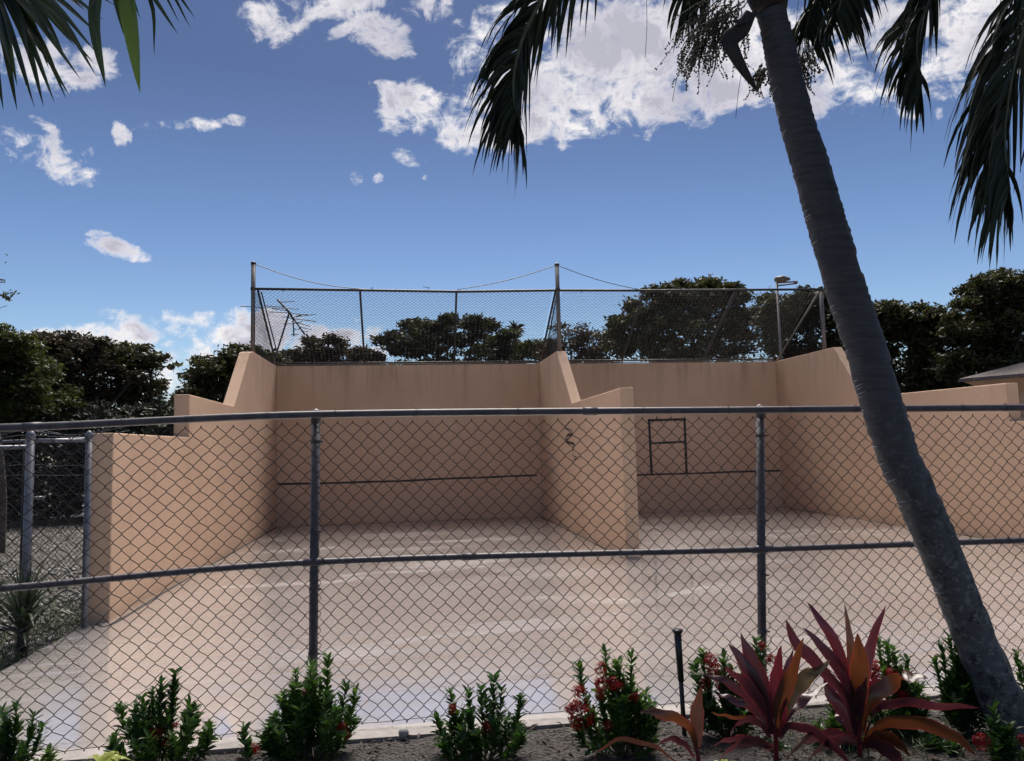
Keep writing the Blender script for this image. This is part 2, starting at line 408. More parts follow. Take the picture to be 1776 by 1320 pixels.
# leaf litter and crumbs of mulch
mb = MB()
for k in range(2600):
    x = rnd.uniform(-3.4, 4.2); y = rnd.uniform(3.2, 4.42); s = rnd.uniform(.006, .022)
    z = .035 * mn.fractal(V(x * 3, y * 3, 0), 1, 2, 5) + .006
    a = rnd.uniform(0, 2 * PI); d = V(math.cos(a), math.sin(a), rnd.uniform(-.3, .5)).normalized() * s * rnd.uniform(1, 2.2)
    e = V(-math.sin(a), math.cos(a), rnd.uniform(-.4, .4)).normalized() * s * .5
    c = V(x, y, z)
    mb.v += [tuple(c - d), tuple(c - e + V(0, 0, s * .3)), tuple(c + d), tuple(c + e + V(0, 0, s * .3))]; b = len(mb.v) - 4
    mb.f.append((b, b + 1, b + 2, b + 3))
tag(mb.build('leaf_litter', 'litter', smooth=False), 'dry leaf litter and mulch crumbs on the planting bed', 'litter', kind='stuff')
# pebbles outside the left fence
mb = MB()
for k in range(1500):
    u = rnd.random(); y = rnd.uniform(5.2, 12.5); x = -3.25 - abs(rnd.gauss(0, 1.2)); r = rnd.uniform(.012, .04)
    if x < -7: continue
    mb.sphere((x, y, -.05 + r * .3), r, 5, 3, .6)
tag(mb.build('gravel_stones', 'stone'), 'pale gravel stones scattered over the dirt left of the court', 'gravel', kind='stuff')

# ------------------------------------------------------------------ walls
TH = .20
def profile_wall(name, prof, x0, x1, label):
    mb = MB(); n = len(prof)
    mb.v = [(x0, y, z) for y, z in prof] + [(x1, y, z) for y, z in prof]
    mb.f = [tuple(range(n)), tuple(range(2 * n - 1, n - 1, -1))] + [(i, i + n, (i + 1) % n + n, (i + 1) % n) for i in range(n)]
    me_o = mb.build(name, 'stucco', smooth=False)
    bm = bmesh.new(); bm.from_mesh(me_o.data); bmesh.ops.recalc_face_normals(bm, faces=bm.faces)
    bmesh.ops.triangulate(bm, faces=[f for f in bm.faces if len(f.verts) > 4])
    bm.to_mesh(me_o.data); bm.free()
    md = me_o.modifiers.new('edge', 'BEVEL'); md.width = .012; md.segments = 2; md.limit_method = 'ANGLE'; md.angle_limit = math.radians(20)
    return tag(me_o, label, 'wall', 'tan stucco court walls')
ZT, ZM, ZL = 3.555, 2.42, 1.85
wl = profile_wall('court_wall', [(YB + TH, -.3), (YB + TH, ZT), (14.75, ZT), (14.45, 3.50), (13.2, ZM), (10.6, ZM + .01), (10.6, ZL), (8.0, ZL), (8.0, -.3)], XL - TH, XL,
                  'tan stucco side wall at the far left stepping down in three levels')
wc = profile_wall('court_wall', [(YB + TH, -.3), (YB + TH, ZT), (15.05, ZT), (13.75, 2.40), (10.45, ZM), (10.45, -.3)], XC, XC + TH,
                  'tan stucco dividing wall between the two courts with squiggle on its left face')
wr = profile_wall('court_wall', [(YB + TH, -.3), (YB + TH, ZT - .01), (14.7, ZT - .01), (13.75, ZM), (10.15, ZM - .04), (10.15, 1.80), (7.8, 1.80), (7.8, -.3)], XR, XR + TH,
                  'tan stucco side wall on the right passing behind the palm trunk')
b1 = MB().box((XL + .001, YB, -.3), (XC - .001, YB + TH - .003, ZT - .003)).build('court_wall', 'stucco', smooth=False, bevel=.01)
tag(b1, 'tan stucco back wall of the left court with one black line', 'wall', 'tan stucco court walls')
b2 = MB().box((XC + TH + .001, YB, -.3), (XR - .001, YB + TH - .003, ZT - .015)).build('court_wall', 'stucco', smooth=False, bevel=.01)
tag(b2, 'tan stucco back wall of the right court with a black painted box above the line', 'wall', 'tan stucco court walls')
def painted(pts, w, parent, name='painted_line', axis='y', off=None, mat='paint'):
    mb = MB(); pts = bez(pts, max(2, 8 * (len(pts) - 1))) if len(pts) > 2 else [pts[0].lerp(pts[1], i / 24) for i in range(25)]
    for i, p in enumerate(pts):
        d = (pts[min(i + 1, len(pts) - 1)] - pts[max(i - 1, 0)]).normalized()
        nrm = V(0, -1, 0) if axis == 'y' else V(-1, 0, 0)
        s_ = d.cross(nrm).normalized() * (w / 2 * (1 + .22 * mn.noise(p * 7)))
        q = p + nrm * .004 + V(0, 0, .012 * mn.noise(p * .9))
        mb.v += [tuple(q + s_), tuple(q - s_)]
    for i in range(len(pts) - 1): mb.f.append((2 * i, 2 * i + 1, 2 * i + 3, 2 * i + 2))
    return mb.build(name, mat, parent, smooth=False)
Y0 = YB
painted([V(-2.93, Y0, .925), V(-1, Y0, .91), V(1, Y0, .935), V(2.9, Y0, .945)], .045, b1)
painted([V(5.31 - 1.9, Y0, .885), V(8.85, Y0, .885)], .042, b2)
painted([V(5.63, Y0, 2.19), V(5.64, Y0, .89)], .06, b2); painted([V(6.51, Y0, 2.17), V(6.50, Y0, .89)], .06, b2)
painted([V(5.60, Y0, 2.17), V(6.54, Y0, 2.165)], .06, b2); painted([V(5.66, Y0, 1.62), V(6.48, Y0, 1.635)], .05, b2)
def sq(pts, w):
    ps = [ONX(920 + x / 5.92, 680 + y / 5.92, XC) for x, y in pts]
    painted([V(XC, p.y, p.z) for p in ps], w, wc, 'graffiti_mark', 'x')
sq([(400, 300), (360, 360), (400, 380), (430, 400)], .02)
sq([(425, 435), (385, 440), (365, 480), (380, 510), (440, 530), (455, 540)], .05)
sq([(380, 490), (400, 470), (425, 440)], .025)
sq([(455, 540), (435, 600), (440, 630)], .03)
sq([(430, 645), (450, 660), (480, 668)], .018); sq([(445, 690), (490, 685)], .018)
# grimy joint along the foot of the walls (lies on the slab)
def joint(pts, w):
    mb = MB(); p2 = bez([V(*p, .003) for p in pts], 60)
    for i, p in enumerate(p2):
        d = (p2[min(i + 1, 60)] - p2[max(i - 1, 0)]).normalized(); s_ = V(-d.y, d.x, 0) * w * (.5 + .35 * mn.noise(p * 3))
        mb.v += [tuple(p + s_), tuple(p - s_)]
    for i in range(60): mb.f.append((2 * i, 2 * i + 1, 2 * i + 3, 2 * i + 2))
    mb.build('joint', 'joint', fl, smooth=False)
joint([(XL - .1, 7.93), (XL + .07, 7.9), (XL + .04, 9.5), (XL + .03, 12), (XL + .03, YB - .03)], .035)
joint([(XL + .05, YB - .035), (0, YB - .03), (XC - .03, YB - .03)], .04)
joint([(XC - .03, YB - .08), (XC - .03, 10.5)], .03)
joint([(XC + TH + .03, YB - .03), (XR - .03, YB - .03)], .035)
joint([(XR - .03, YB - .08), (XR - .04, 13), (XR - .03, 8)], .035)

# ------------------------------------------------------------------ chain link
def chain(corner, ux, uz, W, H, pitch, r, jit=.004, sides=4, mb=None, keep=None, warp=None):
    """zig-zag wires that hook their neighbours; ux, uz unit vectors, W, H extents"""
    mb = mb or MB(); ux = Vector(ux); uz = Vector(uz); nr = ux.cross(uz).normalized()
    nc = int(W / pitch * 2) ; hp = pitch / 2; rows = int(H / hp)
    rj = random.Random(5)
    J = {}
    def node(i, j):
        if (i, j) not in J:
            J[(i, j)] = (rj.gauss(0, jit), rj.gauss(0, jit))
        return J[(i, j)]
    for c in range(0, nc // 1):
        # wire c swings between column c and c+1 at half pitch
        pts = []
        for j in range(rows + 1):
            i = c + ((j + c) % 2)
            a, b = node(i, j)
            u = i * hp + a; w = j * hp + b
            if keep and not keep(u, w):
                if len(pts) > 1: mb.tube(pts, r, sides, False)
                pts = []; continue
            # inward hook rounding
            sgn = 1 if (j + c) % 2 else -1
            p = Vector(corner) + ux * (u + sgn * .0) + uz * w + nr * (r * 1.1 * (1 if j % 2 else -1))
            if warp: p = p + warp(u, w)
            e = hp * .13
            pin = ux * (-sgn * hp * .05)
            pts.append(p - uz * e + pin); pts.append(p + uz * e + pin)
        if len(pts) > 1: mb.tube(pts, r, sides, False)
    return mb

# front fence -------------------------------------------------------
K = 1.05
fx = [(-620, 745, 1085, 3.35 * K), (0, 742, 1021, 3.86 * K), (548, 719, 975, 4.25 * K), (1318, 711, 953, 4.48 * K), (1776, 707, 937, 4.69 * K), (2250, 704, 922, 4.9 * K)]
TOP = [P(a, b, d) for a, b, c, d in fx]; MID = [P(a, c, d) for a, b, c, d in fx]
for i in (0, 1): # keep the left part level
    TOP[i].z = [1.78, TOP[1].z][i]; MID[i].z = [.93, MID[1].z][i]
ff = thing('chain_link_fence', 'long grey chain-link fence with top and middle rail right in front of the court', 'fence', (TOP[2].x, TOP[2].y, 0))
def rail(pts, r, name, mat, parent, sleeves=()):
    q = bez(pts, 12 * (len(pts) - 1)); o = MB().tube(q, r, 14).build(name, mat, parent)
    for s in sleeves:
        a = bez(pts, 200); i = int(s * 200); d = (a[min(i + 1, 200)] - a[max(i - 1, 0)]).normalized()
        MB().tube([a[i] - d * .045, a[i] + d * .045], r + .0025, 14).build('rail_sleeve', mat, parent)
    return o
RT, RM = .0225, .0200
rail(TOP, RT, 'top_rail', 'pipe', ff, (.22, .52, .9)); rail(MID, RM, 'middle_rail', 'pipe', ff, (.47,))
fenceY = [(t.x + m.x) / 2 for t, m in zip(TOP, MID)]
post_list = [TOP[0], TOP[2], TOP[3], TOP[5]]
mids = [MID[0], MID[2], MID[3], MID[5]]
tops_px = [(-620, -600), (548, 542), (1318, 1323), (2250, 2290)]
for tp, md_, (xa, xb) in zip(post_list, mids, tops_px):
    y0 = (tp.y + md_.y) / 2 + .055
    A0 = ONY(xa, 711, y0); B0 = ONY(xb, 1240, y0); lean = (A0.x - B0.x) / (A0.z - B0.z)
    xat = lambda z: A0.x + lean * (z - A0.z)
    x0 = xat(tp.z)
    MB().tube([V(xat(-.3), y0, -.3), V(x0, y0, tp.z + .005)], .0265, 16).build('post', 'pipe', ff)
    cp = MB().tube([V(x0, y0, tp.z - .05), V(x0, y0, tp.z + .012), V(x0, y0, tp.z + .03), V(x0, y0, tp.z + .04)], [.031, .031, .022, .008], 16)
    cp.tube([V(x0, y0, tp.z), V(x0, y0 - .055, tp.z)], .028, 12); cp.build('post_cap', 'pipe', ff)
    for z in (tp.z - .16, md_.z + .18, md_.z - .16, .42):
        xz = xat(z); bd = MB().tube([V(xz, y0, z - .011), V(xz, y0, z + .011)], .0300, 16)
        bd.tube([V(xz + .028, y0 - .01, z), V(xz + .045, y0 - .015, z)], .006, 6); bd.build('band_clamp', 'pipe', ff)
    for zz in (md_.z,):
        MB().tube([V(xat(zz) - .06, md_.y, zz), V(xat(zz) + .06, md_.y, zz)], RM + .004, 14).build('rail_sleeve', 'pipe', ff)
# mesh panels per span, following the rails
mbm = MB(); PITCH = .0885
def span_mesh(A, B, mb, r=.0023, z0=.03, x_start=0):
    ux = V(B.x - A.x, B.y - A.y, 0); W = ux.length; ux.normalize()
    def warp(u, w):
        f = max(0, 1 - w / .28)
        p = V(mn.noise(V(u * 4 + A.x, w * 4, 1)), mn.noise(V(u * 4, w * 4, 9)) * 1.5, mn.noise(V(u * 2.2 + A.x * 3, 0, 4))) * .03 * f
        p += V(mn.noise(V(u * 1.2, w * 1.2, 2)) * .006, mn.noise(V(u * 1.5, w * 1.3, 7)) * .012, mn.noise(V(u * 1.1, w, 5)) * .006)
        return p + V(0, 0, (A.z + (B.z - A.z) * u / W - 1.80) * w / 1.8)
    chain((A.x, A.y - .024, z0), ux, (0, 0, 1), W + PITCH / 2, 1.79 - z0, PITCH, r, .0022, 4, mb, None, warp)
mid2 = [V((a.x + b.x) / 2, (a.y + b.y) / 2, a.z) for a, b in zip(TOP, MID)]
span_mesh(V((TOP[0].x + 0) , TOP[0].y, TOP[0].z), TOP[1], mbm)
span_mesh(TOP[1], mid2[2], mbm); span_mesh(mid2[2], mid2[3], mbm); span_mesh(mid2[3], mid2[5], mbm)
mbm.build('chain_link_mesh', 'wire', ff)
# bottom tension wire and ties
q = []
for A, B in zip(mid2[:-1], mid2[1:]):
    for k in range(24): 
        p = A.lerp(B, k / 24); q.append(V(p.x, p.y - .03, .045 + .02 * mn.noise(V(p.x * 2, 0, 0))))
MB().tube(q, .002, 5).build('tension_wire', 'wire', ff)
for rl, r in ((TOP, RT), (MID, RM)):
    a = bez(rl, 400)
    for k in range(10, 400, 17):
        kk = k + rnd.randint(-3, 3); d = (a[kk + 1] - a[kk - 1]).normalized(); c = a[kk]
        x = d.orthogonal().normalized(); y = d.cross(x); tb = MB()
        tb.tube([c + d * (t * .0016) + (x * math.cos(t) + y * math.sin(t)) * (r + .0015) for t in [i * .5 for i in range(16)]], .0016, 4)
        if rnd.random() < .7: tb.tube([c + V(0, 0, r), c + V(rnd.uniform(-.01, .01), -.01, r + rnd.uniform(.004, .014))], .0014, 4)
        tb.build('tie_wire', 'wire', ff)

# left side fence outside the court: post-to-post gate fence ------------
sf = thing('chain_link_fence', 'galvanised side fence with two posts meeting the low end of the left wall', 'fence', (-3.08, 7.75, 0), 'galvanised fences left of the court')
pa, pb = V(-3.09, 7.78, 0), V(-3.45, 7.42, 0)
pc = V(-4.7, 6.75, 0)
for p, r in ((pa, .03), (pb, .036)):
    MB().tube([p + V(0, 0, -.3), p + V(0, 0, 1.81)], r, 16).build('post', 'galv', sf)
    MB().tube([p + V(0, 0, 1.78), p + V(0, 0, 1.83), p + V(0, 0, 1.86), p + V(0, 0, 1.87)], [r + .006, r + .006, r * .7, .006], 14).build('post_cap', 'galv', sf)
MB().tube([pa + V(0, 0, 1.775), pb + V(0, 0, 1.775)], .021, 12).build('top_rail', 'galv', sf)
dxy = (pb - pa); W = dxy.length
m_ = chain(pa + V(0, -.03, .02), dxy.normalized(), (0, 0, 1), W, 1.74, .06, .0022, .006)
m_.build('chain_link_mesh', 'wire', sf)
# a second side fence running back along the outer face of the wall, so that several meshes overlap
gf = thing('fence_gate', 'pipe-framed chain-link gate hung left of the thicker galvanised post', 'gate', tuple(pb), 'galvanised fences left of the court')
g0 = V(-3.487, 7.50, 0); g1 = V(-4.75, 6.9, 0)
fr = bez([g0 + V(0, 0, .1), g0 + V(0, 0, 1.0), g0 + V(0, 0, 1.62)], 4) + [g0 + V(0, 0, 1.715), g0 + V(-.01, 0, 1.72)] + [g1 + V(0, 0, 1.72), g1 + V(0, 0, .1), g0 + V(0, 0, .1)]
MB().tube(fr, .021, 12).build('gate_frame', 'galv', gf)
chain(g0 + V(0, 0, .1), (g1 - g0).normalized(), (0, 0, 1), (g1 - g0).length, 1.6, .06, .0020, .005).build('chain_link_mesh', 'wire', gf)
MB().tube([g0 + V(0, 0, 1.25), g0 + V(.12, .05, 1.25)], .015, 8).build('hinge', 'galv', gf)
rf = thing('chain_link_fence', 'far run of side fence with sagging barbed strands behind the two left posts', 'fence', (-3.4, 12.5, 0), 'galvanised fences left of the court')
r0, r1 = V(-3.35, 9.6, 0), V(-7.6, 11.2, 0)
for k in range(4):
    p = r0.lerp(r1, k / 3); MB().tube([p + V(0, 0, -.3), p + V(0, 0, 1.84)], .024, 10).build('post', 'pipe_dark', rf)
MB().tube([r0 + V(0, 0, 1.84), r1 + V(0, 0, 1.84)], .018, 8).build('top_rail', 'galv', rf)
chain(r0 + V(0, -.03, 0), (r1 - r0).normalized(), (0, 0, 1), (r1 - r0).length, 1.8, .07, .0022, .006).build('chain_link_mesh', 'wire', rf)
sw = MB()
for k, (z, s) in enumerate(((1.92, .05), (1.99, .10), (2.05, .16), (1.55, .03), (1.42, .02))):
    pts = [r0.lerp(r1, i / 20) + V(0, -.02, z - s * math.sin(PI * ((i / 20 * 3) % 1))) for i in range(21)]
    sw.tube(pts, .004, 5)
sw.build('strand_wire', 'galv', rf)

# leaning backstop fence over the back walls ------------------------
bf = thing('backstop_fence', 'tall dark chain-link backstop leaning forward over both back walls on grey poles', 'fence', (-3.02, 15.2, ZT))
YR, ZR = 15.2, 4.87
for x, zt in ((-3.05, 5.38), (3.1, 5.40), (9.0, 4.93)):
    MB().tube([V(x, YR, ZT - .002), V(x, YR, zt)], .044, 14).build('pole', 'pipe_back', bf)
    MB().tube([V(x, YR, zt - .02), V(x, YR, zt + .02), V(x, YR, zt + .045)], [.053, .05, .02], 14).build('pole_cap', 'pipe_dark', bf)
    MB().tube([V(x, YR, ZR - .03), V(x, YR, ZR + .03)], .054, 12).build('band_clamp', 'pipe_dark', bf)
MB().tube([V(-3.0, YR, ZR), V(-1, YR, ZR - .02), V(1, YR, ZR - .045), V(3.1, YR, ZR - .01), V(5, YR, ZR - .01), V(7, YR, ZR + .01), V(9.0, YR, ZR + .03)], .026, 10).build('top_rail', 'pipe_dark', bf)
MB().tube([V(XL, YB + .03, ZT + .06), V(XC - .02, YB + .03, ZT + .05)], .022, 10).build('bottom_rail', 'pipe_dark', bf)
MB().tube([V(XC + TH, YB + .03, ZT + .06), V(XR, YB + .03, ZT + .05)], .022, 10).build('bottom_rail', 'pipe_dark', bf)
MB().tube([V(XL, YB + .0, ZT + .015), V(XC, YB + .0, ZT + .015)], .012, 8).build('bottom_rail', 'pipe_back', bf)
MB().tube([V(XC + TH, YB + .0, ZT + .005), V(XR, YB + .0, ZT + .005)], .012, 8).build('bottom_rail', 'pipe_back', bf)
for x0, x1 in ((-1.01, -.97), (1.03, .98), (5.03, 4.98), (7.06, 7.02)):
    MB().tube([V(x0, YB + .03, ZT + .03), V(x1, YR, ZR - .02)], .022, 10).build('raking_post', 'pipe_dark', bf)
for x in (-2.96, 3.05, 8.95):
    MB().tube([V(x, YB, ZT + .03), V(x, YR, ZR - .04)], .024, 10).build('raking_post', 'pipe_dark' if x < 8 else 'pipe_back', bf)
    if x < 8: MB().tube([V(x + .09, YB, ZT + .03), V(x + .05, YR + .06, ZR - .04)], .014, 8).build('brace', 'pipe_dark', bf)
sl = V(0, YR - YB, ZR - ZT - .05); SL = sl.length; sl.normalize()
rb_ = .0033
bm_ = chain((XL, YB + .03, ZT + .04), (1, 0, 0), sl, XC - XL, SL, .085, rb_, .003, 3)
chain((XC + TH, YB + .03, ZT + .04), (1, 0, 0), sl, XR - XC - TH, SL, .085, rb_, .003, 3, bm_)
bm_.build('chain_link_mesh', 'wire', bf)
for x in (-3.0, 3.1, 9.0):
    tm = MB()
    L = YB - YR
    chain((x, YR, ZT + .02), (0, 1, 0), (0, 0, 1), L, ZR - ZT - .04, .085, rb_, .003, 3, tm, lambda u, w, L=L: w / (ZR - ZT) < 1 - u / L + .03)
    tm.build('side_mesh', 'wire', bf)
# loose wire ends and debris lying on the rails
for k in range(44):
    x = rnd.uniform(-2.9, 8.8); z0 = (ZT + .06) if rnd.random() < .8 else ZR; y0 = YB if z0 < 4 else YR
    p = V(x, y0, z0); tb = MB(); tb.tube([p, p + V(rnd.uniform(-.07, .07), -.03, rnd.uniform(-.07, .08)), p + V(rnd.uniform(-.1, .1), -.04, rnd.uniform(-.07, .1))], .006, 4)
    tb.build('loose_tie', 'pipe_dark', bf)
def sagwire(a, b, s, name='guy_wire'):
    MB().tube([a.lerp(b, t / 16) - V(0, 0, s * math.sin(PI * t / 16)) for t in range(17)], .008, 4).build(name, 'wire', bf)
sagwire(V(-3.02, YR, 5.37), V(-.9, YR, ZR), .10); sagwire(V(3.08, YR, 5.39), V(1.0, YR, ZR), .06); sagwire(V(3.12, YR, 5.39), V(4.95, YR, ZR), .06)
MB().tube([V(-3.3, YR, 4.52), V(-2.2, YR + .2, 4.50)], .008, 4).build('stray_rod', 'wire', bf)

# ------------------------------------------------------------------ antenna and floodlight behind the wall
an = thing('antenna', 'leaning rooftop antenna with short cross rods seen through the left backstop mesh', 'antenna', tuple(V(-2.9, YB + .4, 0)))
d_ = 18.4
def A(x, y): return P(400 + x / 6.286, 440 + y / 6.286, d_)
bx_ = A(470, 1180)
MB().tube([V(bx_.x, bx_.y, 0), bx_, A(640, 640)], .022, 8).build('mast', 'antenna', an)
MB().tube([A(510, 500), A(640, 640), A(680, 710)], .024, 8).build('boom', 'antenna', an)
MB().tube([A(770, 665), A(680, 700), A(810, 885)], .02, 8).build('boom', 'antenna', an)
MB().tube([A(680, 710), A(690, 900)], .016, 8).build('boom', 'antenna', an)
el = MB()
for (x0, y0, x1, y1) in ((360, 570, 600, 585), (450, 600, 640, 625), (420, 635, 660, 645), (560, 690, 660, 690), (650, 655, 840, 665), (700, 690, 930, 660), (720, 750, 860, 790), (690, 760, 780, 740), (690, 825, 760, 822), (660, 885, 740, 880), (570, 765, 690, 765), (520, 530, 700, 520), (760, 800, 880, 830), (780, 850, 850, 850), (620, 700, 930, 740)):
    el.tube([A(x0, y0), A(x1, y1)], .010, 5)
el.build('antenna_rods', 'antenna', an)
lp = thing('floodlight_pole', 'grey pole topped by a flat lamp head and double arm behind the right court', 'light pole', tuple(V(8.75, YB + .5, 0)))
def B_(x, y): return ONY(1300 + x / 7.335, 460 + y / 7.335, 17.75)
tp = B_(345, 200)
MB().tube([V(tp.x, tp.y, -.1), V(tp.x, tp.y, tp.z)], .03, 12).build('pole', 'pipe_back', lp)
MB().tube([B_(330, 185), B_(420, 175), B_(510, 175)], [.07, .09, .035], 10).build('lamp_head', 'lampmetal', lp)
MB().tube([B_(355, 225), B_(590, 208)], .02, 8).build('arm', 'lampmetal', lp)
MB().tube([B_(355, 262), B_(560, 236), B_(595, 228)], .02, 8).build('arm', 'lampmetal', lp)
MB().sphere(B_(590, 220), .05, 10, 6).build('arm_end', 'lampmetal', lp)

# ------------------------------------------------------------------ hut at the right edge
hut = thing('pavilion', 'low tan building with grey hipped shingle roof beyond the right wall', 'building', (13.5, 16, 0))
e0 = P(1663, 657, 19.5); e1 = P(1860, 622, 17.5); zr = e0.z
ddir = V(e1.x - e0.x, e1.y - e0.y, 0).normalized(); back = V(-ddir.y, ddir.x, 0)
if back.y < 0: back = -back
c0 = V(e0.x, e0.y, zr); c1 = c0 + ddir * 9; c2 = c1 + back * 7; c3 = c0 + back * 7
rg0 = c0 + ddir * 3.5 + back * 3.5 + V(0, 0, 1.15); rg1 = c1 - ddir * 3.5 + back * 3.5 + V(0, 0, 1.15)
mb = MB(); mb.v = [tuple(v) for v in (c0, c1, c2, c3, rg0, rg1)] + [tuple(v - V(0, 0, .08)) for v in (c0, c1, c2, c3)]
mb.f = [(0, 1, 5, 4), (1, 2, 5), (2, 3, 4, 5), (3, 0, 4), (0, 6, 7, 1), (1, 7, 8, 2), (2, 8, 9, 3), (3, 9, 6, 0), (6, 9, 8, 7)]
mb.build('roof', 'shingle', hut, smooth=False)
mb = MB(); i0 = .25
q = [c0 + ddir * i0 + back * i0, c1 - ddir * i0 + back * i0, c2 - ddir * i0 - back * i0, c3 + ddir * i0 - back * i0]
w_ = [c0 + ddir * .55 + back * .55, c1 - ddir * .55 + back * .55, c2 - ddir * .55 - back * .55, c3 + ddir * .55 - back * .55]
o1 = [v - V(0, 0, .085) for v in (c0 + (ddir + back) * .08, c1 + (back - ddir) * .08, c2 - (ddir + back) * .08, c3 + (ddir - back) * .08)]
o2 = [v - V(0, 0, .42) for v in w_]; o3 = [V(v.x, v.y, -.1) for v in w_]
mb.v = [tuple(v) for v in o1 + o2 + o3]
for r in (0, 4):
    for i in range(4): mb.f.append((r + i, r + 4 + i, r + 4 + (i + 1) % 4, r + (i + 1) % 4))
mb.build('wall', 'stucco', hut, smooth=False)

# ------------------------------------------------------------------ trees
def leaf_quads(C, size, up=.0):
    """C (n,3) centres -> (n,4,3) leaf-shaped quads"""
    n = len(C)
    d = RS.normal(size=(n, 3)); d[:, 2] *= .7; d /= np.linalg.norm(d, axis=1)[:, None]
    e = RS.normal(size=(n, 3)); e -= d * (e * d).sum(1)[:, None]; e /= np.linalg.norm(e, axis=1)[:, None]
    s = size * RS.uniform(.6, 1.35, n)[:, None]
    return np.stack([C - d * s, C - e * s * .42 + d * s * .1, C + d * s, C + e * s * .42 + d * s * .1], axis=1)
def crown_points(blobs, n_clump, per, cr):
    out = []; cl = []
    vol = np.array([b[1] * b[2] * b[3] for b in blobs]) ** .67; vol /= vol.sum()
    for (c, rx, ry, rz), f in zip(blobs, vol):
        k = max(6, int(n_clump * f))
        d = RS.normal(size=(k, 3)); d /= np.linalg.norm(d, axis=1)[:, None]
        rad = RS.uniform(.25, 1.0, k) ** .45
        rad *= RS.uniform(.86, 1.10, k)
        cc = np.array(c)[None] + d * rad[:, None] * np.array([rx, ry, rz])[None]
        cl.append(cc)
        for q in cc:
            m = int(per * RS.uniform(.5, 1.3)); r = cr * RS.uniform(.6, 1.3)
            p = np.clip(RS.normal(size=(m, 3)), -1.7, 1.7) * np.array([r, r, r * .5]) * .55
            out.append(q + p)
    return np.concatenate(out), np.concatenate(cl)
def tree(name, label, px, d, blobs_px, leaf, size=.11, n=170, per=36, cr=.42, bark='bark', group='trees behind the courts', basex=None, limbs=14):
    """blobs_px: (px, py, rx_px, ry_px) crown masses at distance d"""
    bl = []
    for b in blobs_px:
        x, y, rx, ry = b[:4]; dd = d + (b[4] if len(b) > 4 else 0)
        c = P(x, y, dd); k = dd / F
        bl.append((tuple(c), rx * k, max(rx, ry) * k * .8, ry * k))
    hz = 776.5 - .0256 * (px - 888)
    base = P(px, hz, d); base.z = -.05
    root = thing(name, label, 'tree', tuple(base), group)
    for b in blobs_px[:6]:
        for q in range(4):
            a = rnd.uniform(.1, PI - .1); rr = rnd.uniform(5, 11); dd = d + rnd.uniform(-1, 1)
            c = P(b[0] + b[2] * 1.05 * math.cos(a), b[1] - b[3] * rnd.uniform(1.0, 1.25) * math.sin(a), dd); k = dd / F
            bl.append((tuple(c), rr * k, rr * k, rr * k * .8))
    pts, cl = crown_points(bl, int(n * 1.35), per * 1.6, cr * .8)
    pts = pts[pts[:, 2] > .1]; size = size * .66
    MB().quads(leaf_quads(pts, size)).build('crown', leaf, root, smooth=False)
    tr = MB(); cx = np.mean([b[0] for b in bl], axis=0); h = cx[2]
    fork = V(base.x * .6 + cx[0] * .4, base.y * .6 + cx[1] * .4, h * .45)
    tr.tube(bez([base, base.lerp(fork, .5) + V(rnd.uniform(-.2, .2), 0, 0), fork], 8), [.24 - .012 * i for i in range(9)], 9)
    for i in RS.choice(len(cl), min(limbs, len(cl)), replace=False):
        t_ = Vector(cl[i]); m1 = fork.lerp(t_, .5) + V(rnd.uniform(-.4, .4), rnd.uniform(-.3, .3), rnd.uniform(0, .5))
        tr.tube(bez([fork, m1, t_], 7), [.10, .09, .075, .06, .05, .038, .028, .018], 6)
    tr.build('trunk', bark, root)
    return root
GT = 'trees behind the courts'
tree('broadleaf_tree', 'yellow-green leafy tree filling the left edge behind the fence', 20, 20, [(-60, 640, 90, 60), (10, 650, 70, 62), (-10, 610, 35, 34), (60, 700, 70, 50), (30, 618, 40, 22)], 'leaf_green', .10, 230, 40, .35)
tree('broadleaf_tree', 'bronze-leaved tree rising tallest left of the white cloud bank', 130, 23, [(125, 625, 48, 38), (150, 600, 28, 17), (100, 605, 26, 18), (165, 660, 65, 45), (110, 700, 80, 45), (75, 612, 28, 22)], 'leaf_brown', .11, 240, 34, .35)
tree('broadleaf_tree', 'sparse dark tree with ragged twiggy top right of the bronze tree', 235, 24, [(225, 640, 40, 28), (255, 625, 26, 16), (205, 612, 22, 12), (238, 690, 48, 38), (275, 738, 40, 20)], 'leaf_dark', .11, 190, 26, .34)
tree('broadleaf_tree', 'dark sparse tree directly left of the high wall corner', 375, 22, [(390, 640, 45, 28), (420, 622, 28, 16), (360, 662, 26, 18), (385, 695, 60, 35), (338, 705, 30, 20), (445, 640, 40, 24)], 'leaf_dark', .11, 220, 30, .32)
tree('broadleaf_tree', 'small round dark tree seen through the left backstop mesh', 560, 34, [(562, 606, 30, 18), (545, 624, 45, 14), (595, 622, 40, 14), (500, 632, 35, 14), (630, 628, 28, 12), (560, 680, 110, 50)], 'leaf_brown', .15, 190, 34, .42)
tree('broadleaf_tree', 'broad flat-topped dark tree centred behind the left court', 760, 34, [(740, 592, 62, 22), (800, 578, 45, 24), (700, 596, 38, 18), (770, 616, 85, 24), (725, 570, 22, 9), (830, 570, 22, 12), (760, 690, 120, 60)], 'leaf_dark', .15, 300, 40, .42)
tree('broadleaf_tree', 'mid-green low tree between the flat-topped tree and the centre pole', 905, 36, [(885, 602, 40, 18), (925, 610, 38, 16), (900, 630, 70, 26), (860, 612, 30, 18), (910, 690, 90, 60)], 'leaf_green', .15, 220, 36, .42)
tree('broadleaf_tree', 'reddish brown thin-leaved tree just right of the centre pole', 1010, 30, [(985, 590, 32, 20), (1030, 602, 32, 20), (1000, 620, 55, 26), (1060, 612, 35, 18), (1010, 690, 90, 60)], 'leaf_brown', .11, 190, 22, .42, limbs=40)
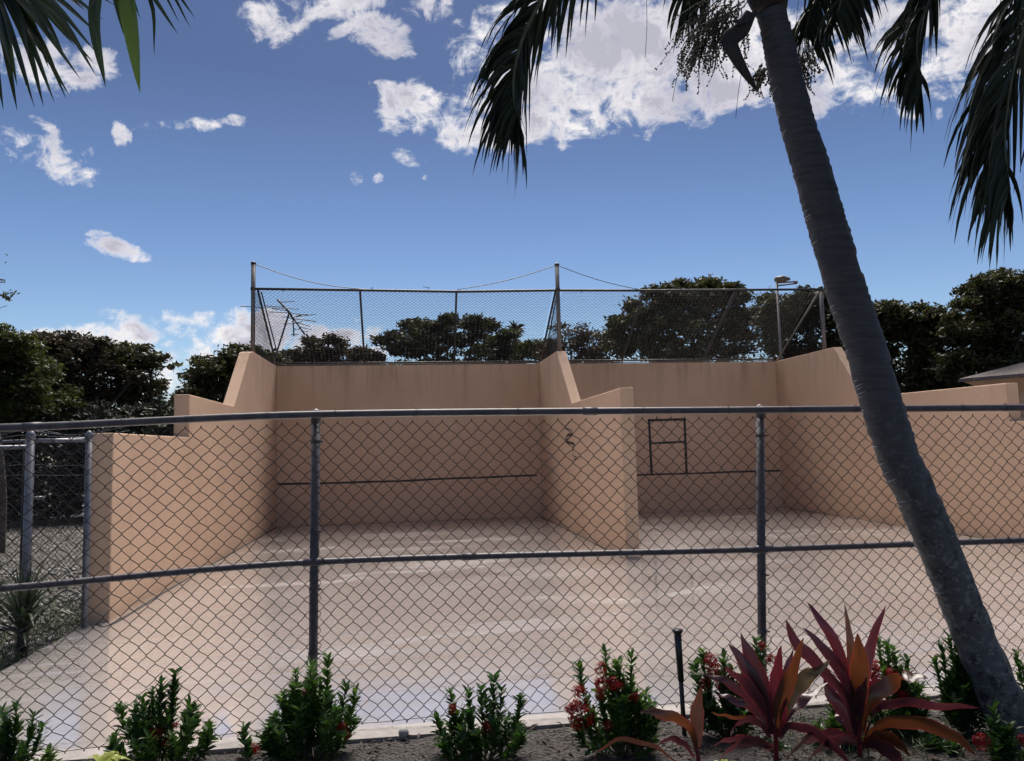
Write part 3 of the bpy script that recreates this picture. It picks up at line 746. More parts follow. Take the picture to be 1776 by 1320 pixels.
tree('broadleaf_tree', 'largest dark domed tree behind the right court', 1200, 26, [(1200, 520, 72, 30), (1150, 545, 55, 36), (1250, 540, 52, 36), (1290, 565, 32, 28), (1105, 575, 42, 24), (1195, 590, 125, 45), (1175, 505, 35, 18), (1230, 500, 34, 14), (1200, 690, 130, 60), (1080, 600, 26, 14)], 'leaf_dark', .13, 520, 42, .38)
tree('broadleaf_tree', 'dark tree between the floodlight pole and the palm trunk', 1390, 24, [(1380, 545, 50, 28), (1355, 530, 30, 14), (1420, 535, 45, 26), (1400, 590, 85, 45), (1345, 560, 26, 20), (1400, 690, 90, 60)], 'leaf_dark', .12, 330, 38, .36)
tree('broadleaf_tree', 'dark spreading tree immediately right of the palm trunk', 1570, 23, [(1560, 560, 50, 28), (1610, 565, 45, 26), (1535, 555, 30, 20), (1580, 610, 80, 48), (1640, 600, 50, 40), (1500, 600, 50, 45), (1580, 690, 110, 50)], 'leaf_dark', .12, 420, 40, .34)
tree('broadleaf_tree', 'tall dark tree at the right edge above the shingle roof', 1735, 21, [(1745, 500, 46, 22), (1720, 530, 45, 22), (1790, 520, 50, 42), (1700, 575, 60, 34), (1760, 585, 65, 45), (1690, 512, 20, 8), (1700, 640, 95, 40)], 'leaf_dark', .11, 430, 38, .32)
# small fan-topped palm far off
fp = thing('palm_tree', 'tiny distant palm poking up above the mid-green tree', 'palm', tuple(V(P(893, 776, 37).x, P(893, 776, 37).y, 0)), GT)
c = P(893, 572, 37); MB().tube([V(c.x, c.y, 0), c], .12, 8).build('trunk', 'bark', fp)
mb = MB()
for k in range(46):
    a = rnd.uniform(0, 2 * PI); e = rnd.uniform(-.5, 1.2); dv = V(math.cos(a) * math.cos(e), math.sin(a) * math.cos(e), math.sin(e))
    mb.strip(bez([c, c + dv * .35 , c + dv * .62 + V(0, 0, -.12)], 4), [.05, .12, .10, .06, .01], V(rnd.uniform(-1, 1), rnd.uniform(-1, 1), rnd.uniform(-1, 1)), .2)
mb.build('crown', 'leaf_dark', fp, smooth=False)
# far woodland filling the low gaps; unreadable as single trees
mb = MB(); bl = []
for k in range(90):
    px = -500 + k * 30; d = rnd.uniform(44, 52); y = rnd.uniform(668, 700) - (12 if px > 1400 else 0) 
    if 240 < px < 480: y += 22
    c = P(px, y, d); bl.append((tuple(c), 2.6, 2.2, 2.4))
    bl.append(((c.x, c.y - 1, 1.6), 2.6, 2, 2.0))
pts, cl = crown_points(bl, 2400, 16, .7); pts = pts[pts[:, 2] > 0]
mb.quads(leaf_quads(pts, .26)).build('woodland', 'leaf_dark', smooth=False)
o = bpy.data.objects['woodland']; tag(o, 'far dark woodland closing the horizon behind the nearer trees', 'woodland', kind='stuff')
# hedge outside the left of the courts
def hedge(label, a, b, h, w, leaf, n):
    root = thing('hedge', label, 'hedge', tuple(V(a.x, a.y, 0)), 'dark hedges beyond the road')
    bl = []
    m = max(2, int((b - a).length / 1.1))
    for i in range(m + 1):
        p = a.lerp(b, i / m); bl.append(((p.x, p.y, h * .45), .9, w, h * .55))
    pts, cl = crown_points(bl, n, 34, .3); pts = pts[pts[:, 2] > -.04]
    MB().quads(leaf_quads(pts, .085)).build('foliage', leaf, root, smooth=False)
hedge('dark hedge behind the left fence posts across the road', V(-14, 21.5, 0), V(-3.0, 22.5, 0), 3.3, 1.0, 'leaf_hedge', 1500)
# big leaning trunk at the very left with an overhanging twig
lt = thing('leaning_tree', 'pale leaning trunk at the left edge with one leafy twig reaching in above', 'tree', tuple(V(P(-2, 952, 13.5).x, P(-2, 952, 13.5).y, -.05)))
b_ = lt.location.copy(); d_ = 13.5
MB().tube(bez([b_, P(2, 860, d_), P(-4, 780, d_), P(-18, 700, d_), P(-45, 600, d_), P(-80, 500, d_)], 20), [.10 - .003 * i for i in range(21)], 12).build('trunk', 'bark_pale', lt)
br = MB(); tipq = [P(-80, 520, d_), P(-30, 515, d_ - .5), P(0, 512, d_ - .8), P(15, 518, d_ - .8), P(27, 506, d_ - .8)]
br.tube(bez(tipq, 12), [.03 - .002 * i for i in range(13)], 6); br.tube([P(-30, 515, d_ - .5), P(0, 485, d_ - .6), P(6, 486, d_ - .6)], .008, 5)
br.tube([P(-10, 538, d_ - .6), P(12, 530, d_ - .6)], .005, 5); br.build('branch', 'bark', lt)
pp = []
for (x, y, r, k) in ((8, 512, 6, 26), (22, 510, 6, 22), (4, 487, 4, 12), (-20, 505, 16, 60), (-50, 480, 40, 260), (16, 520, 5, 10)):
    for i in range(k): pp.append(P(x + rnd.gauss(0, r * .6), y + rnd.gauss(0, r * .5), d_ - .8 + rnd.gauss(0, .1)))
MB().quads(leaf_quads(np.array([tuple(q) for q in pp]), .035)).build('leaves', 'leaf_green', lt, smooth=False)

# ------------------------------------------------------------------ foreground palm
D0 = 4.05
cl_px = [(1805, 1390, 3.85), (1768, 1290, 3.95), (1727, 1190, 4.0), (1684, 1090, D0), (1648, 1000, D0), (1599, 880, D0), (1557, 790, D0), (1526, 690, D0), (1500, 600, D0), (1468, 505, D0), (1440, 410, D0), (1412, 310, D0), (1385, 220, D0), (1362, 130, D0), (1347, 60, D0), (1338, 20, D0)]
cpts = [P(x, y, d) for x, y, d in cl_px]
pr = [.150, .124, .108, .103, .101, .101, .101, .100, .100, .099, .097, .093, .087, .080, .075, .072]
NP = 300
path = bez(cpts, NP); rad = [np.interp(i / NP * (len(pr) - 1), range(len(pr)), pr) for i in range(NP + 1)]
palm = thing('palm_tree', 'grey ringed palm trunk leaning left across the foreground on the right', 'palm', (cpts[1].x, cpts[1].y, 0))
mb = MB(); ph = 0; R_ = []
Ls = [0.0]
for i in range(NP): Ls.append(Ls[-1] + (path[i + 1] - path[i]).length)
n = 40; prev = None
for i, p in enumerate(path):
    d = (path[min(i + 1, NP)] - path[max(i - 1, 0)]).normalized()
    x = (V(1, 0, 0) if prev is None else prev); x = (x - d * x.dot(d)).normalized(); prev = x; y = d.cross(x)
    for k in range(n):
        t = 2 * PI * k / n
        s = Ls[i] + .018 * math.sin(t + 1.2 * math.sin(Ls[i] * 2)) + .006 * math.sin(3 * t + Ls[i] * 9)
        ringp = (s / (.046 + .012 * math.sin(Ls[i] * 3.1))) % 1
        amp = .0042 * min(1, max(0, (Ls[i] - .9) / .5))
        rr = rad[i] + amp * (1 - ringp) ** 1.5 * 1.6 + .004 * mn.noise(p * 6 + V(math.cos(t), math.sin(t), 0)) + .005 * mn.noise(p * 14 + V(math.cos(t), math.sin(t), 0) * 2) + (.012 * mn.noise(p * 9 + V(math.cos(t), math.sin(t), 0) * 1.5) if Ls[i] < 1 else 0)
        mb.v.append(tuple(p + (x * math.cos(t) + y * math.sin(t)) * rr))
for i in range(NP):
    for k in range(n):
        a = i * n + k; c = i * n + (k + 1) % n; mb.f.append((a, c, c + n, a + n))
top = path[-1]
# thin pale split fibres on the left side of the trunk
nmain = len(mb.f); sp = mb
for i in range(75, 262, 1):
    if rnd.random() < .30:
        p = path[i]; d = (path[i + 1] - path[i]).normalized(); r = rad[i] + .0055
        ccam = (CAM - p).normalized(); ccam = (ccam - d * ccam.dot(d)).normalized(); lf = d.cross(ccam); lf = lf if lf.x < 0 else -lf
        a0 = rnd.uniform(1.15, 1.5); L_ = rnd.uniform(.25, .75); sk = rnd.uniform(.010, .03)
        pts = [p + (lf * math.sin(a) + ccam * math.cos(a)) * (r + .0015) + d * (sk * (a0 - a)) for a in [a0 - L_ * q / 6 for q in range(7)]]
        sp.tube(pts, [.0010, .0022, .0024, .0022, .0018, .0012, .0004], 4)
tr_ = mb.build('trunk', 'palmtrunk', palm); tr_.data.materials.append(M['fibre'])
for pl_ in tr_.data.polygons[nmain:]: pl_.material_index = 1
# crownshaft
cs = bez([top, top + V(-.03, 0, .22), top + V(-.05, 0, .5), top + V(-.06, 0, .75)], 12)
MB().tube(cs, [.083, .10, .112, .115, .112, .105, .098, .09, .08, .07, .06, .05, .04], 20).build('crownshaft', 'boot', palm)
hub = top + V(-.05, 0, .62)
def frond(pxs, side_px, leaf_len, nl, name='frond', both=.35, droop=.55, wid=.023, hubp=None, tipdir=None):
    """pxs: (px,py,dist) points of the rachis from the crown outward; side_px: image-space lean of the leaflets"""
    pts = [hubp or hub] + [P(*q) for q in pxs]; q = bez(pts, 80)
    nn_ = len(q)
    root = MB().tube(q, [.017 * (1 - i / nn_) + .003 for i in range(nn_)], 7).build(name, 'rachis', palm)
    mb = MB(); tot = 80
    rgt = R3 @ V(1, 0, 0); upv = V(0, 0, 1); fwd = R3 @ V(0, 0, -1)
    lean = (rgt * side_px[0] - upv * side_px[1]).normalized()
    for k in range(nl):
        t = .12 + .88 * (k + rnd.random() * .6) / nl
        f = t * tot; i = min(int(f), tot - 1); p = q[i].lerp(q[i + 1], f - i)
        d = (q[min(i + 2, tot)] - q[max(i - 2, 0)]).normalized()
        for sgn in (1, -1):
            lat = d.cross(fwd).normalized()            # in-plane sideways
            if lat.dot(lean) < 0: lat = -lat
            if sgn < 0: lat = (-lat * both + fwd * .8).normalized()
            else: lat = (lat + fwd * rnd.uniform(-.5, .2)).normalized()
            ll = leaf_len * (.50 + .65 * math.sin(PI * min(1, .15 + t * .8))) * rnd.uniform(.65, 1.15) * (1.0 if t < .8 else rnd.uniform(.7, 1.3))
            dir0 = (lat * .75 + d * .75 + lean * .25 + V(rnd.gauss(0, .17), rnd.gauss(0, .17), rnd.gauss(0, .12))).normalized()
            a = p; pl = [a]; dd = dir0.copy()
            for s in range(6):
                dd = (dd + V(0, 0, -1) * droop * .25 * (.5 + s * .3) + lean * .05).normalized(); a = a + dd * ll / 6; pl.append(a)
            w = wid * rnd.uniform(.75, 1.15)
            mb.strip(pl, [w * .5, w, w * 1.05, w * .95, w * .75, w * .45, w * .06], (d + fwd * rnd.uniform(-.6, .6)), .25)
    mb.build('leaflets', 'frond', root, smooth=False)
    return root
# note: children of the rachis inherit its location
def fix(o):
    for c in o.children: c.location = (0, 0, 0)
frs = [
 frond([(1230, -190, 4.1), (1090, -170, 4.0), (968, -40, 3.9), (915, 45, 3.85), (893, 115, 3.8), (890, 165, 3.8), (897, 203, 3.8)], (-.62, .75), .46, 120, droop=.85),
 frond([(1440, -230, 4.1), (1560, -190, 4.0), (1622, -80, 3.95), (1610, 0, 3.95), (1592, 50, 3.9), (1590, 100, 3.9), (1600, 135, 3.9)], (-.6, .8), .42, 100, droop=.85),
 frond([(1480, -330, 3.9), (1680, -310, 3.7), (1805, -130, 3.6), (1786, 0, 3.55), (1760, 105, 3.5), (1746, 190, 3.5), (1742, 255, 3.5), (1752, 330, 3.5)], (-.66, .72), .56, 160, droop=.85, both=.6),
 frond([(1490, -380, 4.2), (1720, -420, 4.1), (1880, -230, 4.0), (1878, -40, 4.0), (1850, 120, 4.0), (1838, 240, 4.0), (1840, 320, 4.0)], (-.62, .75), .50, 110, droop=.85),
 frond([(1375, -150, 4.3), (1410, -120, 4.5), (1425, -30, 4.6), (1405, 20, 4.6), (1396, 60, 4.6)], (.65, .7), .42, 80, droop=.8, both=.7),
 frond([(1300, -150, 4.4), (1245, -150, 4.6), (1222, -60, 4.7), (1215, 8, 4.7)], (-.25, .9), .34, 60, droop=.8, both=.6),
 frond([(1390, -200, 4.2), (1450, -170, 4.2), (1478, -80, 4.2), (1462, -10, 4.2), (1452, 25, 4.2)], (.5, .8), .34, 60, droop=.85, both=.7),
 frond([(1290, -180, 4.3), (1225, -190, 4.3), (1190, -70, 4.3), (1195, 0, 4.3), (1197, 28, 4.3)], (-.3, .9), .30, 50, droop=.9, both=.7),
 frond([(1400, -260, 4.5), (1560, -360, 4.9), (1800, -300, 5.2), (1960, -150, 5.4)], (.4, .9), .40, 70),
 frond([(1250, -300, 4.6), (1100, -420, 4.9), (900, -380, 5.2), (760, -240, 5.4)], (-.3, .9), .36, 70),
 frond([(1340, -330, 3.7), (1350, -480, 3.3), (1360, -560, 2.8), (1380, -600, 2.3)], (.2, .9), .40, 70),
]
for f in frs: fix(f)
# curved brown sheath hanging on the left of the trunk
def SZ(x, y, d): return P(1140 + x / 4.933, y / 4.933, d)
bp = [SZ(800, 110, 3.97), SZ(720, 250, 3.95), SZ(620, 340, 3.93), SZ(650, 440, 3.92), SZ(720, 570, 3.93), SZ(790, 680, 3.95), SZ(850, 765, 3.98)]
q = bez(bp, 30); w = [np.interp(i / 30, [0, .15, .3, .42, .6, .8, 1], [.06, .085, .095, .085, .065, .042, .014]) for i in range(31)]
fw = R3 @ V(0, 0, -1)
bt = MB()
for i, p in enumerate(q):
    d = (q[min(i + 1, 30)] - q[max(i - 1, 0)]).normalized(); sd = d.cross(fw).normalized()
    for k in range(10):
        t = 2 * PI * k / 10; bt.v.append(tuple(p + sd * math.cos(t) * w[i] / 2 + fw * math.sin(t) * w[i] * .16))
for i in range(30):
    for k in range(10): bt.f.append((i * 10 + k, i * 10 + (k + 1) % 10, (i + 1) * 10 + (k + 1) % 10, (i + 1) * 10 + k))
bt.build('sheath', 'boot', palm)
MB().strip([SZ(860, 100, 3.93), SZ(760, 160, 3.92), SZ(690, 190, 3.92), SZ(640, 175, 3.92)], [.03, .035, .025, .004], V(0, 0, 1), .2).build('sheath', 'boot', palm)
# fruit strands: branched beaded twigs
def strands(cx, cy, d, n, spread, dirs, L, name='fruit_stalk'):
    mb = MB(); o = P(cx, cy, d)
    rgt = R3 @ V(1, 0, 0)
    for k in range(n):
        s = rnd.uniform(dirs[0], dirs[1]); a = o + rgt * rnd.gauss(0, spread * .35) + V(0, 0, rnd.gauss(0, spread * .25)) + fw * rnd.gauss(0, .06)
        dd = (rgt * s + V(0, 0, -rnd.uniform(.1, .9)) + fw * rnd.gauss(0, .25)).normalized(); pl = [a]; ll = L * rnd.uniform(.5, 1.15); seg = 12
        for i in range(seg):
            dd = (dd + V(0, 0, -.10) + V(rnd.gauss(0, .17), rnd.gauss(0, .17), rnd.gauss(0, .13))).normalized(); a = a + dd * ll / seg; pl.append(a)
        mb.tube(pl, [.0035 - .0002 * i for i in range(seg + 1)], 4)
        for i in range(3, seg + 1):
            for j in range(2): 
                c = pl[i].lerp(pl[i - 1], rnd.random()) + V(rnd.gauss(0, .004), rnd.gauss(0, .004), rnd.gauss(0, .004))
                mb.sphere(c, rnd.uniform(.0035, .0065), 5, 3)
    mb.build(name, 'strand', palm)
strands(1262, 20, 4.1, 85, .17, (-1.0, .0), .36)
strands(1215, 70, 4.1, 22, .10, (-.9, .1), .25)
strands(1325, 120, 4.2, 22, .05, (-.7, .1), .16)
strands(1385, 95, 4.2, 30, .07, (-.1, .6), .22)
# fine drooping threads
for pts in ([(1120, -40), (1122, 40), (1119, 100)], [(1295, 20), (1294, 80), (1282, 150), (1276, 205)], [(1385, 0), (1379, 60)], [(1175, 130), (1166, 175)]):
    MB().tube(bez([P(x, y, 3.9) for x, y in pts], 10), .0014, 4).build('hanging_thread', 'strand', palm)

# ------------------------------------------------------------------ fan palm reaching in at top left
fpalm = thing('fan_palm', 'fan palm leaves with long pointed blades hanging in at the top left corner', 'palm', (-4.3, 2.3, 0))
base = V(-4.3, 2.3, 0)
MB().tube(bez([base, base + V(.05, 0, 1.5), base + V(0, .05, 3.0)], 12), .13, 14).build('trunk', 'palmtrunk', fpalm)
def fan(hpx, d, tips, mat, wid, name='fan_leaf'):
    h = P(hpx[0], hpx[1], d)
    st = base + V(0, .05, 2.95)
    root = MB().tube(bez([st, st.lerp(h, .5) + V(0, 0, .3), h], 12), .012, 8).build(name, 'rachis', fpalm)
    mbs = {}
    for tpx in tips:
        x, y = tpx[:2]; w = (tpx[2] if len(tpx) > 2 else wid) * d / F; mt = tpx[3] if len(tpx) > 3 else mat; cv = tpx[4] if len(tpx) > 4 else rnd.uniform(-.03, .03)
        e = P(x, y, d - rnd.uniform(-.05, .2)); m_ = h.lerp(e, .55) + V(0, 0, abs(h.x - e.x) * .16) + (R3 @ V(cv, 0, 0)) + fw * rnd.uniform(-.05, .05)
        pl = bez([h, m_, e], 10)
        mb = mbs.setdefault(mt, MB())
        mb.strip(pl, [w * f for f in (.35, .55, .75, .9, 1, 1, .92, .78, .58, .33, .02)], (R3 @ V(1, .2, rnd.uniform(-.5, .5))), .35)
    for mt, mb in mbs.items(): mb.build('blades', mt, root, smooth=False)
    fix(root)
fan((-15, -45), 3.2, [(-60, 180), (-30, 185), (6, 192), (30, 193), (46, 150, 8), (60, 187), (76, 186), (95, 179), (115, 172), (121, 167), (140, 138), (168, 133), (165, 112), (168, 92), (172, 60), (180, 35), (150, 20), (200, 10), (20, 120), (85, 120), (110, 90), (-90, 120), (50, 100, 14), (70, 90, 14), (90, 70, 14), (20, 90, 14), (0, 60, 16), (120, 60, 14), (130, 80, 12), (30, 150), (-10, 140)], 'fan', 11)
fan((192, -110), 3.0, [(243, 161, 33, 'fan_big', .03), (183, 151, 19, 'fan', -.04), (173, 78, 10, 'fan', -.03), (268, 96, 10, 'fan', .05), (244, 35, 8), (309, 60, 10), (339, 32, 9), (331, 50, 7), (312, 41, 6), (214, 60, 14, 'fan', .0), (150, 20, 10), (120, -30, 12), (380, 0, 10)], 'fan', 9)

# ------------------------------------------------------------------ ixora shrubs
def leaf_at(mb, p, d, L, w, fold=.3):
    s = d.cross(V(rnd.uniform(-1, 1), rnd.uniform(-1, 1), rnd.uniform(-1, 1))); s = s if s.length > .01 else d.orthogonal()
    s = V(0, 0, 1).cross(d); s = s.normalized() if s.length > .1 else V(1, 0, 0)
    s = (s + V(rnd.gauss(0, .3), rnd.gauss(0, .3), rnd.gauss(0, .3)))
    q = [p, p + d * L * .35 + V(0, 0, .004), p + d * L * .72 + V(0, 0, .002), p + d * L]
    mb.strip(q, [w * .25, w * .95, w * .8, w * .04], s, fold)
def bloom(root, c, r, k=60):
    mb = MB()
    for i in range(k):
        d = V(rnd.gauss(0, 1), rnd.gauss(0, 1), rnd.gauss(.35, 1)).normalized(); p = c + d * r * rnd.uniform(.65, 1.05)
        a = d.orthogonal().normalized(); b = d.cross(a); s = r * rnd.uniform(.2, .34); ro = rnd.uniform(0, PI)
        a, b = a * math.cos(ro) + b * math.sin(ro), b * math.cos(ro) - a * math.sin(ro)
        for u in (a, b, -a, -b):
            v = d.cross(u); n0 = len(mb.v)
            mb.v += [tuple(p), tuple(p + u * s * .6 + v * s * .3), tuple(p + u * s + d * s * .1), tuple(p + u * s * .6 - v * s * .3)]; mb.f.append((n0, n0 + 1, n0 + 2, n0 + 3))
        if i % 3 == 0: mb.tube([c, p], r * .03, 3)
    mb.build('flower_cluster', 'flower', root, smooth=False)
def shrub(label, px, top, hw, depth, n, blooms=(), mat='ixora', group='red-flowering shrubs along the kerb', tall=None, name='flowering_shrub', cat='shrub', lf=1.0, base_y=None):
    """px/top: where its tip stands; the base sits on the bed at that distance"""
    g = P(px, 900, depth); k = depth / F
    base = V(g.x, g.y, -.01); H = P(px, top, depth).z; W = hw * k
    n = int(n * .72); hw *= .9; W *= .88; root = thing(name, label, cat, tuple(base), group)
    fol = MB(); st = MB()
    for i in range(n):
        a = rnd.uniform(0, 2 * PI); rr = rnd.random() ** .5
        hh = H * (1 - .62 * rr ** 1.4) * rnd.uniform(.75, 1.0)
        if i == 0: rr = .04; hh = H * .98
        if tall and i - 1 < len(tall) and i > 0:
            tx, ty = tall[i - 1]; e = P(tx, ty, depth + rnd.uniform(-.06, .06))
        else: e = base + V(math.cos(a) * W * rr * 1.05, math.sin(a) * W * rr * .8, hh)
        q = bez([base + V(rnd.gauss(0, .012), rnd.gauss(0, .012), 0), base.lerp(e, .5) + V((e.x - base.x) * .25, (e.y - base.y) * .2, -.02), e], 10)
        st.tube(q, [.0045 - .0003 * j for j in range(11)], 5)
        Lt = sum((q[j + 1] - q[j]).length for j in range(10)); m = max(4, int(Lt / .027))
        for j in range(m):
            t = .22 + .78 * (j + .5) / m; f = t * 10; ii = min(int(f), 9); p = q[ii].lerp(q[ii + 1], f - ii); d = (q[ii + 1] - q[ii]).normalized()
            a0 = j * 1.57 + rnd.uniform(-.4, .4)
            x = d.orthogonal().normalized(); y = d.cross(x)
            for s in (0, PI):
                for rep in range(1 if t < .5 else 2):
                    aa = a0 + s + rep * 1.57; o_ = x * math.cos(aa) + y * math.sin(aa)
                    dr = (o_ * rnd.uniform(.6, 1.15) + d * rnd.uniform(.35, 1.0) + V(rnd.gauss(0, .2), rnd.gauss(0, .2), .1)).normalized()
                    leaf_at(fol, p, dr, rnd.uniform(.040, .066) * lf, rnd.uniform(.017, .026) * lf)
    fol.build('foliage', mat, root, smooth=False); st.build('stem', 'stem', root)
    for (x, y, r) in blooms: bloom(root, P(x, y, depth - hw * k * .55), r * k * 1.25)
    return root
shrub('leafy green shrub cut off by the bottom left corner', 18, 1222, 62, 3.9, 26, (), tall=[(30, 1222), (60, 1240), (5, 1230), (75, 1260)])
shrub('green shrub second from the left with a tall middle shoot', 285, 1168, 92, 3.95, 52, [(272, 1271, 9), (290, 1290, 8), (305, 1258, 5)], tall=[(303, 1165), (265, 1195), (208, 1225), (340, 1245), (362, 1260), (300, 1190)])
shrub('dense dark green shrub in front of the left fence post', 540, 1145, 92, 4.0, 62, [(592, 1262, 8), (600, 1275, 6), (528, 1200, 5)], tall=[(570, 1140), (540, 1150), (512, 1165), (600, 1190), (617, 1200), (475, 1240), (490, 1205)])
shrub('bright green shrub standing alone in the middle of the kerb', 832, 1180, 84, 3.95, 44, [(785, 1230, 7), (845, 1262, 9)], tall=[(857, 1172), (780, 1200), (812, 1200), (905, 1210), (755, 1245), (870, 1195)])
shrub('fullest shrub with many red blooms in the middle right', 1062, 1140, 84, 3.95, 58, [(1042, 1160, 9), (1044, 1185, 11), (1066, 1187, 12), (1040, 1205, 8), (1003, 1200, 10), (1008, 1240, 20), (1018, 1256, 12), (1000, 1225, 9), (1100, 1209, 7), (1055, 1258, 8), (1085, 1216, 7), (988, 1230, 8), (1000, 1250, 9)], tall=[(1049, 1130), (1003, 1155), (1095, 1140), (1072, 1148), (1120, 1200)])
shrub('red-flowering shrub behind the left purple cordyline beside the black pipe', 1240, 1135, 62, 4.2, 44, [(1234, 1150, 13), (1238, 1170, 10), (1222, 1187, 9), (1250, 1188, 9), (1262, 1165, 7), (1337, 1144, 8), (1322, 1120, 6)], tall=[(1218, 1128), (1256, 1138), (1205, 1150), (1290, 1150), (1312, 1110), (1325, 1118), (1270, 1160)])
shrub('red-flowering shrub behind the right purple cordyline', 1535, 1130, 65, 4.2, 42, [(1513, 1155, 11), (1545, 1170, 10), (1512, 1188, 17), (1520, 1165, 8), (1568, 1208, 9), (1500, 1200, 10)], tall=[(1538, 1118), (1522, 1108), (1572, 1140), (1590, 1175), (1550, 1125)])
shrub('upright green shrub leaning against the left of the palm trunk', 1650, 1108, 44, 4.15, 46, [], tall=[(1646, 1102), (1622, 1145), (1668, 1125), (1632, 1120), (1660, 1115)], mat='ixora')
shrub('small leafy shrub just right of the palm trunk', 1768, 1140, 30, 4.45, 16, [], tall=[(1762, 1132), (1772, 1150)])
shrub('low green shrub between the two purple cordylines', 1425, 1230, 48, 4.1, 26, [(1400, 1285, 5)], tall=[(1442, 1200), (1452, 1215)])
shrub('low shrub with one red bloom at the foot of the palm trunk', 1722, 1240, 45, 3.72, 22, [(1702, 1288, 12)], tall=[(1722, 1228), (1715, 1250)])
shrub('ground-hugging shrub in the bottom right corner', 1775, 1270, 40, 3.7, 18, [(1772, 1283, 7)])
shrub('low dark shrub under the bronze arching leaf of the right cordyline', 1592, 1262, 50, 4.0, 28, [], tall=[(1580, 1255), (1610, 1262)])
shrub('low spreading shrub beneath the left purple cordyline', 1310, 1280, 46, 4.05, 24, [], tall=[(1290, 1275)])
shrub('dark leafy shrub filling the gap behind the two cordyline stems', 1490, 1268, 44, 4.1, 24, [])
shrub('tiny two-leaved sprout with one red bloom left of the dense shrub', 432, 1270, 12, 4.0, 3, [(438, 1303, 12)], tall=[(424, 1262), (430, 1275)], lf=1.1)
shrub('low sparse sprout at the far left foot of the fence', 95, 1285, 22, 4.0, 7, [], mat='ixora_new')

# ------------------------------------------------------------------ cordylines
def Z6(x, y, d): return P(1156 + x / 2.865, 860 + y / 2.865, d)
def cordy(label, base_z, d, leaves, stem, group='purple cordylines in the bed', Zf=Z6):
    b = Zf(*base_z, d); root = thing('cordyline', label, 'plant', (b.x, b.y, 0), group)
    sb = MB(); q = [V(b.x, b.y, -.02)] + [Zf(x, y, d) for x, y in stem]
    sb.tube(bez(q, 8), [.014 - .0006 * i for i in range(9)], 8); sb.build('stem', 'cord_red', root)
    for L in leaves:
        pts, w, mt = L[:3]; tw = L[3] if len(L) > 3 else rnd.uniform(-.5, .5)
        dz = L[4] if len(L) > 4 else rnd.uniform(-.16, .12)
        n = len(pts)
        pl = bez([Zf(x, y, d + dz * (i / (n - 1))) for i, (x, y) in enumerate(pts)], 20)
        ww = .84 * w / 2.865 * d / F
        prof = [np.interp(i / 20, [0, .12, .35, .6, .8, .93, 1], [.28, .35, .85, 1, .72, .34, .03]) * ww for i in range(21)]
        sides = [(R3 @ V(1, .3, tw + .5 * math.sin(i * .25 + tw * 3))) for i in range(21)]
        # blades that arch flat across the picture show their face with an upright side vector
        dd = pl[-1] - pl[0]
        if abs(dd.z) < .45 * V(dd.x, dd.y, 0).length: sides = [V(.1, -.45 - tw * .2, .8 + .2 * math.sin(i * .3)) for i in range(21)]
        mb = MB()
        for i in range(21):  # slight waviness
            pl[i] = pl[i] + V(0, 0, .004 * math.sin(i * 1.1 + tw * 9))
        mb.strip(pl, prof, sides, .28, uv=True); mb.build('leaf', mt, root)
    return root
cordy('purple cordyline with one pink upright leaf just right of the black pipe', (540, 1290), 3.78, [
 ([(520, 1180), (500, 1000), (430, 830), (368, 678)], 95, 'cord_dark'),
 ([(520, 1180), (480, 1000), (400, 850), (308, 732)], 80, 'cord_dark'),
 ([(530, 1190), (535, 1000), (555, 870), (570, 738)], 78, 'cord_red', .1, -.05),
 ([(545, 1190), (560, 1040), (630, 880), (682, 700)], 92, 'cord_orange', .1, -.1),
 ([(560, 1190), (610, 1010), (700, 900), (812, 818)], 95, 'cord_olive'),
 ([(510, 1180), (440, 1050), (310, 930), (172, 880)], 50, 'cord_dark'),
 ([(515, 1180), (470, 1050), (390, 930), (288, 856)], 75, 'cord_dark', .6),
 ([(510, 1200), (460, 1130), (390, 1120), (335, 1160), (325, 1200)], 62, 'cord_dark', .6, -.2),
 ([(500, 1180), (420, 1115), (310, 1100), (222, 1078)], 34, 'cord_orange'),
 ([(560, 1190), (600, 1080), (690, 1000), (800, 930)], 70, 'cord_dark', .6, .1),
 ([(540, 1180), (570, 1020), (600, 880), (632, 756)], 60, 'cord_dark', -.3, .12),
 ([(560, 1200), (620, 1140), (740, 1170), (840, 1250), (920, 1330)], 75, 'cord_dark', .4, -.25),
 ([(540, 1240), (430, 1215), (320, 1215), (230, 1240)], 60, 'cord_dark', .3, -.2),
 ([(530, 1260), (430, 1230), (330, 1260), (250, 1330)], 85, 'cord_dark', .3, -.35),
 ([(550, 1200), (575, 1120), (585, 1060), (600, 1000)], 50, 'cord_red', .1, -.05),
 ([(520, 1200), (450, 1080), (330, 1010), (240, 980)], 46, 'cord_dark', .4, .12),
], [(545, 1230), (530, 1100)])
